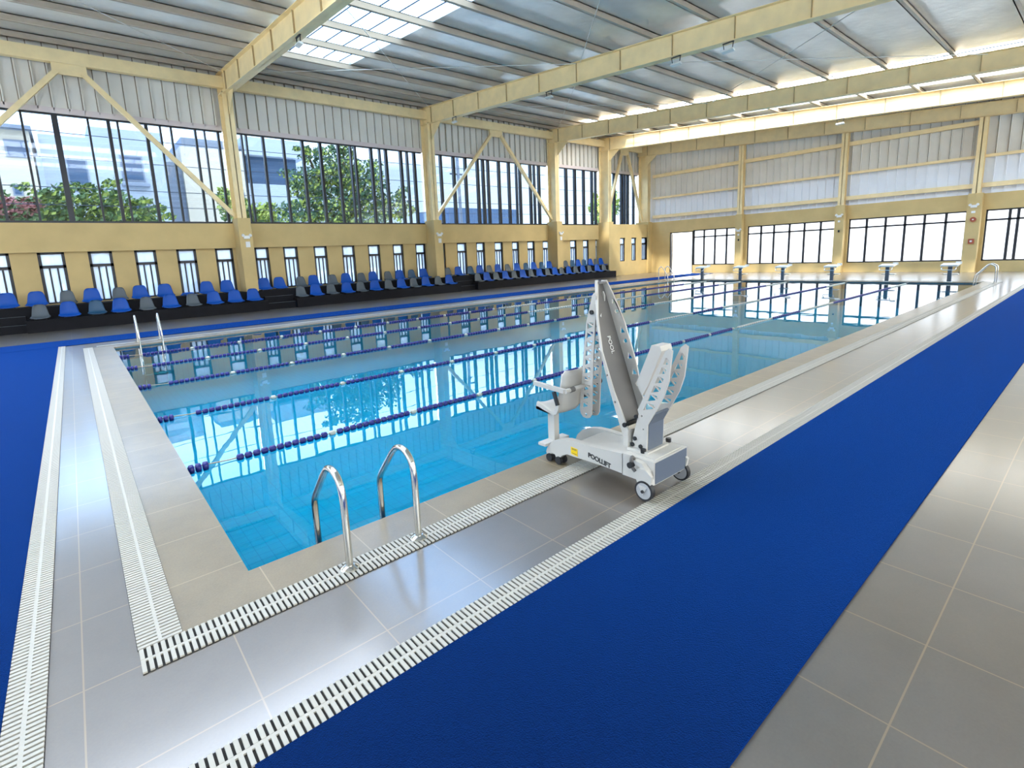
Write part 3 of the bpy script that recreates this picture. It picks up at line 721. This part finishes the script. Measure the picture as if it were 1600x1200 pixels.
# starting blocks
for i, y in enumerate([10.85, 8.85, 6.87, 4.85, 2.87, .93]):
    t = thing('starting_block', (PL + .12, y, 0), 'white starting block at the far pool end, %s from the left' % ORD[i], 'starting block', 'starting blocks at the far pool end')
    x = PL + .08
    MB().box(x - .05, x + .05, y - .06, y + .06, 0, .60).build('pedestal', 'lift_dark', t)
    MB().prism([(x - .28, .60), (x + .26, .66), (x + .26, .71), (x - .28, .655)], 'y', y - .25, y + .25).build('platform', 'white_plastic', t)
    MB().box(x + .27, x + .33, y - .27, y - .10, .66, .76).build('side_light', 'white_plastic', t)
    gb = MB(); gb.tube(bez([(x - .2, y - .2, .61), (x - .33, y - .19, .48), (x - .33, y, .47), (x - .33, y + .19, .48), (x - .2, y + .2, .61)], 4), .013, 8); gb.build('grab_bar', 'steel', t)
    MB().box(x + .12, x + .38, y - .22, y + .22, .27, .30).build('step_plate', 'white_plastic', t)
    MB().bar((x, y, .22), (x + .3, y, .275), .05, .03).build('step_arm', 'lift_dark', t)
    MB().box(x - .12, x + .12, y - .12, y + .12, .001, .02).build('base_plate', 'steel', t)
# lane ropes
RY = [2.13, 4.2, 6.5, 8.6, 10.35]
def disc_run(mb, y, xa, xb, r, pitch, n=10):
    x = xa
    while x < xb - pitch * .5:
        ring = []
        for px, rr in ((x, r * .55), (x + pitch * .12, r), (x + pitch * .72, r), (x + pitch * .86, r * .55)):
            ring.append((Vector((px, y, ZW + .012)), rr))
        mb.tube([p for p, _ in ring], [rr for _, rr in ring], n, cap=False); x += pitch
for i, y in enumerate(RY):
    t = thing('lane_rope', (0, y, ZW), 'floating lane rope of blue and white discs, %s from the right side of the pool' % ORD[i], 'lane rope', 'lane ropes')
    MB().tube([(.01, y, ZW + .035), (.35, y, ZW + .012), (PL - .35, y, ZW + .012), (PL - .01, y, ZW + .035)], .006, 6).build('cable', 'rope_steel', t)
    eb = MB(); disc_run(eb, y, .015, .19, .042, .058); eb.build('end_buoy', 'rope_blue', t)
    runs = []; x = .42
    while x < 10.4:
        runs.append((x, min(x + .9, 10.4), 'blue_floats', .031, .075)); runs.append((x + .915, x + .99, 'spacer_float', .028, .075)); x += 1.0
    runs += [(10.6, 12.4, 'white_floats', .025, .11), (12.4, 14.0, 'blue_floats', .028, .11), (14.0, 16.5, 'white_floats', .025, .11), (16.5, 22.4, 'blue_floats', .028, .11), (22.4, PL - .4, 'white_floats', .025, .11)]
    for a, c, nm, r, pitch in runs:
        m_ = MB(); disc_run(m_, y, a, c, r, pitch, 10 if a < 6 else 8)
        m_.build(nm, 'rope_blue' if nm == 'blue_floats' else 'rope_white', t)

# ------------------------------------------------------------------ the pool lift
L = thing('pool_lift', (2.6, -.65, 0), 'white wheeled pool lift with hanging seat standing on the right pool deck', 'pool lift')
def lerp(p, q, t): return (p[0] + (q[0] - p[0]) * t, p[1] + (q[1] - p[1]) * t)
def shrink(poly, k):
    cx = sum(p[0] for p in poly) / len(poly); cy = sum(p[1] for p in poly) / len(poly)
    return [(cx + (p[0] - cx) * k, cy + (p[1] - cy) * k) for p in poly]
def truss(a0, a1, b0, b1, n, k=.66, seed=1):
    """triangular holes between the edge a (a0->a1) and edge b (b0->b1)"""
    out = []
    for i in range(n):
        t0, t1 = i / n, (i + 1) / n; tm = (t0 + t1) / 2
        q0, q1, r0, r1, rm, qm = lerp(a0, a1, t0), lerp(a0, a1, t1), lerp(b0, b1, t0), lerp(b0, b1, t1), lerp(b0, b1, tm), lerp(a0, a1, tm)
        out.append(shrink([q0, rm, q1], k)); out.append(shrink([r0, r1, qm] if False else [rm, r1, q1], k * .9))
    return out
def circ(c, r, n=12): return [(c[0] + r * math.cos(2 * math.pi * k / n), c[1] + r * math.sin(2 * math.pi * k / n)) for k in range(n)]
BX0, BX1 = 2.385, 2.815
# base side beams with the arched front foot
side = [(-.885, .122), (-.72, .125), (-.52, .12), (-.40, .115), (-.33, .115), (-.275, .09), (-.24, .055), (-.20, .05), (-.19, .075), (-.15, .075), (-.13, .05), (-.095, .045), (-.085, .075), (-.11, .13), (-.17, .19), (-.25, .225), (-.34, .245), (-.44, .25), (-.55, .248), (-.885, .278)]
for s, x0 in ((0, BX0), (1, BX1 - .055)):
    MB().prism(side, 'x', x0, x0 + .055).build('side_beam', 'lift_white', L)
    for yy in (-.13, -.235):
        for dx in (-.012, .047):
            MB().disc((x0 + .01 + dx, yy, .035), (1, 0, 0), .034, .022, 18).build('front_caster', 'black', L)
MB().prism([(-.87, .14), (-.42, .14), (-.35, .20), (-.42, .235), (-.87, .255)], 'x', BX0 + .056, BX1 - .056).build('deck_cover', 'lift_white', L)
# battery box at the rear
rb = MB().box(BX0, BX1, -1.15, -.88, .115, .285).build('battery_box', 'lift_white', L)
MB().box(BX0 + .012, BX1 - .012, -1.154, -1.15, .122, .278).build('rear_panel', 'lift_dark', rb, label='blue grey rear panel')
MB().box(BX0 + .04, BX1 - .04, -1.13, -.9, .285, .292).build('top_lid', 'lift_white', rb)
# rear casters: fork, wheel with tyre
for x0, s in ((2.335, -1), (2.80, 1)):
    cst = MB().prism([(-1.15, .10), (-1.06, .10), (-1.035, .19), (-1.06, .235), (-1.12, .24), (-1.17, .2)], 'x', x0 - .012, x0 + .012).build('caster_fork', 'lift_white', L)
    MB().disc((x0, -1.11, .084), (1, 0, 0), .072, .034, 28).build('tyre', 'black', cst)
    MB().disc((x0, -1.11, .084), (1, 0, 0), .058, .040, 28).build('wheel_disc', 'wheel_grey', cst)
    MB().prism([(-1.14, .12), (-1.11, .06), (-1.075, .12)], 'x', x0 - .028, x0 - .022).build('fork_cheek', 'lift_white', cst)
    MB().disc((x0 - .03, -1.11, .084), (1, 0, 0), .012, .012, 10).build('axle_nut', 'black', cst)
# curved wheel guard and brake lever beside the left rear caster
MB().prism([(-1.16, .13), (-1.13, .22), (-1.08, .27), (-1.02, .28), (-.97, .26), (-1.02, .25), (-1.07, .235), (-1.10, .19), (-1.12, .13)], 'x', BX0 - .045, BX0 - .002).build('wheel_guard', 'lift_white', L)
bp_ = MB().tube(bez([(BX0 - .02, -1.0, .28), (BX0 - .05, -1.0, .30), (BX0 - .055, -1.0, .24), (BX0 - .05, -1.03, .20)], 4), .012, 8).build('brake_lever', 'lift_grey', L)
MB().disc((BX0 - .06, -1.0, .245), (1, 0, 0), .022, .04, 14).build('knob', 'black', bp_)
for p in ((BX1 - .02, -.93, .30), (BX0 + .09, -1.0, .305), (BX1 - .01, -1.0, .30)):
    MB().disc(p, (0, 0, 1), .02, .03, 14).build('fixing_knob', 'black', L)
MB().tube(bez([(BX1 - .02, -.93, .30), (BX1 - .05, -.88, .318), (BX1 - .2, -.87, .32)], 4), .007, 8).build('release_rod', 'lift_white', L)
# post foot and rear arm B: two lattice plates
foot = MB().box(2.465, 2.735, -1.045, -.865, .283, .305).build('post_foot', 'lift_white', L)
MB().prism([(-.87, .305), (-.87, .43), (-.83, .40), (-.83, .305)], 'x', 2.47, 2.73).build('front_lip', 'lift_white', foot)
outB = [(-.885, .30), (-1.015, .30), (-1.02, .50), (-1.085, .615), (-1.15, .74), (-1.185, .85), (-1.21, 1.07), (-1.185, 1.085), (-1.155, 1.06), (-.965, .66), (-.935, .60), (-.945, .57), (-.90, .40)]
hB = truss((-.975, .60), (-1.165, 1.03), (-1.075, .60), (-1.190, 1.0), 6, .80)
for x0 in (2.495, 2.695):
    curve_plate(outB, hB + [circ((-.97, .56), .008), circ((-.985, .46), .006)], 'x', x0, x0 + .014).build('rear_arm_plate', 'lift_white', L)
MB().prism([(-1.005, .305), (-1.02, .305), (-1.025, .50), (-1.07, .585), (-1.055, .595), (-1.01, .505)], 'x', 2.509, 2.695).build('rear_arm_back', 'lift_dark', L)
MB().prism([(-.90, .79), (-.95, .70), (-1.0, .79), (-1.105, 1.05), (-1.09, 1.085), (-1.025, 1.085)], 'x', 2.53, 2.67).build('actuator_cover', 'lift_white', L)
for y_, z_ in ((-.915, .375), (-.895, .325), (-.965, .325), (-.925, .545)):
    MB().disc((2.492, y_, z_), (1, 0, 0), .016, .012, 12).build('bolt', 'black', L)
# main boom A: grey web with perforated flanges
YA = lambda z: -.80 + (z - .47) * .352
a_, b_ = (YA(.42), .42), (YA(1.50), 1.50)
XLZ = [(.44, 2.505), (1.0, 2.492), (1.25, 2.552), (1.50, 2.652)]
wb = MB()
for (z0, xl0), (z1, xl1) in zip(XLZ, XLZ[1:]):
    wb.add([(xl0, YA(z0) + .004, z0), (2.735, YA(z0) + .004, z0), (2.735, YA(z1) + .004, z1), (xl1, YA(z1) + .004, z1), (xl0, YA(z0) + .02, z0), (2.735, YA(z0) + .02, z0), (2.735, YA(z1) + .02, z1), (xl1, YA(z1) + .02, z1)],
           [(0, 1, 2, 3), (4, 7, 6, 5), (0, 3, 7, 4), (1, 5, 6, 2), (0, 4, 5, 1), (3, 2, 6, 7)])
wb.build('boom_web', 'lift_grey', L, label='grey flat front face of the boom')
def xleft(z):
    for (z0, x0), (z1, x1) in zip(XLZ, XLZ[1:]):
        if z <= z1: return x0 + (x1 - x0) * max(0, (z - z0) / (z1 - z0))
    return XLZ[-1][1] + (z - 1.5) * .4
ofl = [(YA(.40) + .02, .34), (YA(.5) + .022, .5), (YA(1.50) + .022, 1.50), (YA(1.53) + .01, 1.525), (YA(1.53) - .04, 1.525), (YA(1.42) - .065, 1.42), (YA(1.2) - .10, 1.2), (YA(.9) - .10, .9), (YA(.68) - .075, .68), (YA(.42) - .05, .40), (YA(.38) - .04, .34)]
fh = [circ((YA(z) - .055, z), .02, 6) for z in (.72, 1.05, 1.28)] + [shrink([(YA(z) - .02, z), (YA(z) - .085, z + .01), (YA(z + .08) - .05, z + .08)], .7) for z in (.78, .90, 1.10, 1.33)]
curve_plate(ofl, fh, 'x', 2.735, 2.748).build('boom_flange', 'lift_white', L)
olf = [(YA(.36) + .02, .34), (YA(.5) + .03, .5), (YA(.75) + .026, .75), (YA(.95) + .008, .95), (YA(1.0) + .006, 1.0), (YA(1.25) + .006, 1.25), (YA(1.50) + .006, 1.50), (YA(1.53) + .004, 1.53), (YA(1.53) - .02, 1.53), (YA(1.25) - .012, 1.25), (YA(1.0) - .012, 1.0), (YA(.7) - .012, .7), (YA(.42) - .05, .40), (YA(.38) - .05, .34)]
lf = curve_plate(olf, [circ((YA(z) + .008, z), .010, 6) for z in (.62, .82)], 'x', -.013, 0)
for v in lf.v: v.x += xleft(v.z)
lf.build('boom_flange', 'lift_white', L)
MB().box(2.65, 2.735, YA(1.5) - .035, YA(1.5) + .015, 1.50, 1.515).build('boom_cap', 'lift_grey', L)
MB().disc((2.62, YA(.45) - .02, .46), (1, 0, 0), .018, .28, 12).build('boom_pivot', 'black', L)
ad = Vector((0, .352, 1)).normalized()
text_mb('POOL', (2.60, YA(1.10) - .0005, 1.10), -ad, (1, 0, 0), .055, .003).build('boom_logo', 'white_plastic', L, label='white lettering on the grey boom face')
MB().prism([(2.585, 1.255), (2.60, 1.275), (2.60, 1.245)], 'y', YA(1.255) - .002, YA(1.255) + .001).build('arrow_mark', 'white_plastic', L)
# hanging arm C: two perforated plates
def away(p): return (p[0] + .09, p[1] - (1.76 - p[1]) * .035)
outC = [away(p) for p in [(-.385, .50), (-.395, .46), (-.42, .435), (-.455, .43), (-.49, .44), (-.51, .47), (-.512, .51), (-.538, .93), (-.565, 1.26), (-.575, 1.42), (-.56, 1.45), (-.535, 1.43), (-.47, 1.22), (-.43, .92)]]
hC = truss(away((-.402, .50)), away((-.475, 1.22)), away((-.495, .50)), away((-.552, 1.22)), 10, .68)
hC += [circ(away((-.45, .462)), .012)]
for x0 in (2.60, 2.70):
    curve_plate(outC, hC, 'x', x0 - .01, x0 + .002).build('hanger_plate', 'lift_white', L)
for p in ((-.45, .47), (-.50, .9), (-.52, 1.2)):
    y_, z_ = away(p); MB().disc((2.645, y_, z_), (1, 0, 0), .008, .10, 8).build('spacer_pin', 'steel', L)
MB().disc((2.592, -.44, 1.28), (1, 0, 0), .018, .03, 12).build('hanger_pivot', 'black', L)
# seat
prof = [(.035, .455), (.02, .475), (-.03, .462), (-.10, .440), (-.16, .425), (-.205, .435), (-.24, .48), (-.262, .56), (-.278, .66), (-.29, .76), (-.295, .80)]
nU = 8; vs = []; fs = []; sx0, sx1 = 2.40, 2.70
for s in (0, 1):
    for i, (y, z) in enumerate(prof):
        for k in range(nU + 1):
            u = -1 + 2 * k / nU; wfac = [.95, .98, 1, 1, 1, 1, 1, .98, .92, .84, .62][i]
            e = .025 * abs(u) ** 3
            yy, zz = (y, z + e) if i < 5 else (y + e * 1.6, z)
            if s: yy, zz = (yy, zz - .012) if i < 5 else (yy - .012, zz - (.006 if i < 7 else 0))
            vs.append(((sx0 + sx1) / 2 + u * wfac * .15, yy, zz))
P = len(prof); nn = nU + 1; o_ = P * nn
for s in (0, 1):
    for i in range(P - 1):
        for k in range(nU):
            q = (s * o_ + i * nn + k, s * o_ + i * nn + k + 1, s * o_ + (i + 1) * nn + k + 1, s * o_ + (i + 1) * nn + k); fs.append(q)
for k in range(nU):
    fs += [(k, k + 1, o_ + k + 1, o_ + k), ((P - 1) * nn + k, (P - 1) * nn + k + 1, o_ + (P - 1) * nn + k + 1, o_ + (P - 1) * nn + k)]
for i in range(P - 1):
    fs += [(i * nn, (i + 1) * nn, o_ + (i + 1) * nn, o_ + i * nn), (i * nn + nU, (i + 1) * nn + nU, o_ + (i + 1) * nn + nU, o_ + i * nn + nU)]
seat = MB().add(vs, fs, True).build('seat', 'lift_white', L)
MB().prism([(.03, .43), (.03, .462), (-.09, .43), (-.17, .415), (-.21, .43), (-.235, .48), (-.245, .55), (-.215, .55), (-.205, .49), (-.185, .455), (-.16, .445), (-.09, .46), (.02, .49)], 'x', 2.390, 2.405).build('seat_rim', 'lift_white', seat)
for x0, nm in ((2.37, 'left'), (2.715, 'right')):
    ar = MB().bar((x0, .015, .668), (x0, -.335, .655), .035, .032).build('armrest', 'lift_white', L)
    MB().bar((x0, -.21, .63), (x0, -.25, .52), .02, .03).build('armrest_strut', 'black', ar)
MB().disc((2.56, -.345, .662), (1, 0, .03), .019, .40, 14).build('seat_crossbar', 'lift_white', L)
MB().disc((2.775, -.345, .668), (1, 0, 0), .028, .04, 16).build('crossbar_knob', 'black', L)
MB().disc((2.44, -.345, .658), (1, 0, .03), .022, .05, 14).build('crossbar_sleeve', 'lift_grey', L)
MB().bar((2.50, -.07, .43), (2.50, -.07, .15), .075, .06, up=(1, 0, 0)).build('footrest_post', 'lift_white', L)
MB().bar((2.35, -.07, .142), (2.65, -.07, .142), .085, .022).build('foot_plate', 'lift_white', L)
# lettering and sticker on the left side beam
text_mb('POOLLIFT', (BX0 - .001, -.555, .160), (0, -1, -.14), (0, 0, 1), .052, .002, spacing=.95, bold=.0022).build('side_lettering', 'letter', L, label='dark lettering on the white side beam')
stk = MB().prism([(-.375, .135), (-.445, .128), (-.445, .19), (-.375, .195)], 'x', BX0 - .002, BX0).build('warning_sticker', 'sticker', L, label='yellow warning sticker')
m_ = MB()
for z0 in (.183, .175, .143): m_.prism([(-.385, z0), (-.435, z0 - .003), (-.435, z0 + .001), (-.385, z0 + .004)], 'x', BX0 - .003, BX0 - .002)
m_.build('sticker_print', 'letter', stk)

# ------------------------------------------------------------------ outside
gm = MB(); gm.box(-60, 120, 20.3, 140, -.6, -.32); gm.box(-60, 120, -80, YR - .3, -.6, -.32); gm.box(-60, XB - .3, YR - .3, 20.3, -.6, -.32); gm.box(XF + .32, 120, YR - .3, 20.3, -.6, -.32)
gm.build('ground', 'ground', label='pale ground outside the hall', cat='ground', kind=ST)
t = thing('neighbour_wall', (37, 7, 0), 'white wall outside the end wall windows', 'wall', None, ST)
mm = MB().box(37, 37.3, -14, 24, -.3, 2.3); mm.build('wall', 'white_wall', t)
box('window', 'house_grey', 36.97, 37.0, 16.9, 17.4, .9, 2.1, t)
t = thing('shrub', (36.2, 16.2, 0), 'grey green potted shrub seen through the open doorway', 'shrub')
def leaves(n, fn, size, seed, stretch=1.0):
    rnd = random.Random(seed); vs = []; fs = []
    for i in range(n):
        p = Vector(fn(rnd)); a = Vector((rnd.gauss(0, 1), rnd.gauss(0, 1), rnd.gauss(0, 1))).normalized(); b2 = a.orthogonal().normalized(); b3 = a.cross(b2)
        sz = size * rnd.uniform(.6, 1.4); k = len(vs)
        vs += [p - b2 * sz, p + b3 * sz * .5, p + b2 * sz, p - b3 * sz * .5]; fs.append((k, k + 1, k + 2, k + 3))
    return MB().add(vs, fs)
def blob(c0, r):
    def fn(rnd):
        d = Vector((rnd.gauss(0, 1), rnd.gauss(0, 1), rnd.gauss(0, 1))).normalized() * (rnd.random() ** .33)
        return (c0[0] + d.x * r[0], c0[1] + d.y * r[1], c0[2] + d.z * r[2])
    return fn
leaves(400, blob((36.2, 16.2, .75), (.4, .3, .55)), .09, 3).build('foliage', 'leaf', t); MB().disc((36.2, 16.2, .0), (0, 0, 1), .22, .6, 16).build('pot', 'house_grey', t)
def tree(name, x, y, h, clumps, m1, m2, label, seed, nl=2600, sz=.17):
    t = thing(name, (x, y, -.32), label, 'tree')
    tr = MB(); tr.tube(bez([(x, y, -.32), (x + .1, y, h * .3), (x - .1, y, h * .6)], 4), .2, 10)
    rj = random.Random(seed * 7)
    for (cx, cy, cz, rx, ry, rz) in clumps:
        tr.tube(bez([(x, y, h * .35), ((x + cx) / 2, (y + cy) / 2, (h * .35 + cz) / 2 + .2), (cx, cy, cz)], 4), [.11 - .006 * q for q in range(9)], 7)
    tr.build('trunk', 'bark', t)
    tips = []
    for (cx, cy, cz, rx, ry, rz) in clumps:
        for q in range(5):
            an = rj.uniform(0, 6.283); el = rj.uniform(-.3, 1.2); k = rj.uniform(.85, 1.2)
            tips.append((cx + math.cos(an) * math.cos(el) * rx * k, cy + math.sin(an) * math.cos(el) * ry * k, cz + math.sin(el) * rz * k, rx * .30, ry * .30, rz * .22))
    clumps = [(a, b_, c_, d * .86, e * .86, f_ * .86) for a, b_, c_, d, e, f_ in clumps] + tips
    A, B2 = MB(), MB(); tot = sum(c[3] * c[4] * c[5] for c in clumps) ** 1
    for q, (cx, cy, cz, rx, ry, rz) in enumerate(clumps):
        k = max(45, int(nl * rx * ry * rz / tot))
        for mbx, frac, sd in ((A, .62, 0), (B2, .38, 50)):
            l = leaves(int(k * frac), blob((cx, cy, cz - (.35 * rz if sd else 0)), (rx, ry, rz)), sz, seed + q + sd); mbx.add(l.v, l.f)
    A.build('crown', m1, t); B2.build('inner_leaves', m2, t)
tree('leafy_tree', 13.2, 29, 8.0, [(13.3, 29, 7.6, 1.8, 1.6, 1.5), (11.4, 29, 6.6, 1.5, 1.4, 1.2), (15.2, 29, 6.7, 1.8, 1.5, 1.4), (12.6, 28.6, 5.3, 2.2, 1.4, 1.4), (15.0, 28.8, 4.9, 2.0, 1.4, 1.3), (17.2, 29, 5.4, 1.3, 1.2, 1.1), (10.5, 29, 4.7, 1.8, 1.4, 1.0), (13.9, 29, 8.9, .7, .7, .6), (11.6, 29, 8.2, .8, .7, .5)],
     'leaf_dark', 'leaf_light', 'large leafy green tree outside the second tall side window', 11, 8000, .14)  # lower leaves lighter: light falling on them is put into the leaf colour
tree('leafy_tree', .2, 27, 4.6, [(-2.4, 28, 4.5, 1.2, 1, .8), (-.6, 27.6, 4.9, 1.3, 1, .8), (1.2, 27, 5.0, 1.3, 1, .8), (2.6, 27, 4.4, 1.0, 1, .6), (.3, 27, 4.0, 2.6, 1, .6)], 'leaf', 'leaf_light', 'pale green bushy tree outside the left tall side window', 23, 4200, .13)
tree('flowering_shrub', -2.2, 26.0, 4.2, [(-2.0, 26.0, 4.45, 1.0, .4, .45)], 'leaf_pink', 'leaf', 'pinkish flowering shrub outside the left tall side window', 41, 900, .11)
tree('leafy_tree', 37.5, 27, 6.4, [(36.5, 27, 5.6, 1.0, 1, 1.3), (38.0, 27.5, 5.0, 1.2, 1, 1.4), (39.5, 28, 6.0, 1.2, 1, 1.2)], 'leaf_light', 'leaf', 'yellow green tree outside the far tall side window', 57, 2600, .15)
tree('leafy_tree', 7.0, 27, 5.0, [(6.6, 27, 4.9, .9, .9, .9), (8.0, 27.4, 4.5, 1.0, .9, .8)], 'leaf_light', 'leaf', 'small light green tree just right of the nearest side wall column', 63, 1500, .13)
def house(loc, label, wallm, x0, x1, y0, y1, h, wins, extra=()):
    t = thing('apartment_house', loc, label, 'building')
    MB().box(x0, x1, y0, y1, -.32, h).build('wall', wallm, t)
    for (a, c, z0, z1) in wins:
        fr = MB().box(a, c, y0 - .05, y0 + .02, z0, z1).build('window', 'house_grey', t)
        MB().box(a + .1, c - .1, y0 - .07, y0 - .05, z0 + .1, z1 - .1).build('glass', 'house_glass', fr)
    for (nm, mm_, a, c, ya, yb, z0, z1) in extra: MB().box(a, c, ya, yb, z0, z1).build(nm, mm_, t)
house((-6, 44, -.32), 'cream house with a flat roof at the far left, outside the side windows', 'house_cream', -14, -1.3, 43, 52, 11.0, [(-4.6, -3.2, 8.9, 10.5), (-2.6, -1.4, 9.3, 10.4), (-2.6, -2.1, 6.9, 7.6), (-1.4, -1.05, 6.8, 7.3)], [('roof_slab', 'house_grey', -14.2, -1.15, 42.5, 52, 11.0, 11.25)])
house((2, 43, -.32), 'large pale grey house with an angled roof line outside the left tall window', 'house_white', -.9, 6.3, 44, 54, 11.1, [(.3, 1.5, 7.4, 9.6), (3.4, 4.8, 8.3, 10.1), (3.6, 4.9, 5.2, 6.8)],
      [('parapet', 'house_white', 1.8, 6.3, 44, 54, 11.1, 11.9), ('balcony', 'house_grey', 3.3, 5.0, 43.4, 44, 7.9, 8.1)])
house((9, 45, -.32), 'tall cream house right of the pale grey one, outside the left tall window', 'house_cream', 7.6, 12.2, 45.5, 56, 11.4, [(10.9, 12.0, 6.4, 8.0), (9.2, 9.9, 4.6, 5.4), (10.7, 11.5, 4.7, 5.6)], [('side_wing', 'house_grey', 6.3, 7.6, 46, 54, -.3, 10.2), ('attic', 'house_grey', 8.0, 12.3, 47, 56, 11.4, 12.4)])
house((14, 48, -.32), 'white house with a curved grey top and blue glazing outside the second tall window', 'house_white', 12.75, 17.5, 47, 58, 9.0, [(13.2, 15.2, 4.5, 6.3)], [('glazed_storey', 'house_glass', 12.9, 17.3, 47.4, 58, 9.0, 11.4), ('roof_slab', 'house_white', 12.6, 17.9, 46.6, 58, 11.4, 12.9)])
house((46, 60, -.32), 'low white house with a blue roof outside the third tall window', 'house_white', 42, 54, 58, 66, 5.8, [(45, 47, 4.4, 5.4)], [('roof', 'house_glass', 41.5, 54.5, 57.6, 66, 5.8, 8.6)])
for i, (z, y) in enumerate(((5.15, 24.0), (6.35, 24.4), (7.4, 24.8), (4.6, 25.2))):
    MB().tube([(-12, y, z + .1), (6, y, z - .05), (24, y, z), (48, y, z + .3)], .016, 6).build('power_line', 'cable', label='thin overhead power line outside the tall side windows, %s from below' % ORD[[1, 2, 3, 0][i]], cat='cable', group='overhead power lines')
t = thing('utility_pole', (20.9, 26.3, -.32), 'blue grey utility pole outside the third tall side window', 'pole')
MB().tube([(20.9, 26.3, -.32), (20.75, 26.3, 8.6)], .11, 12).build('pole', 'house_grey', t)
MB().bar((20.1, 26.3, 7.3), (21.4, 26.3, 7.3), .08, .1).build('crossarm', 'cable', t)
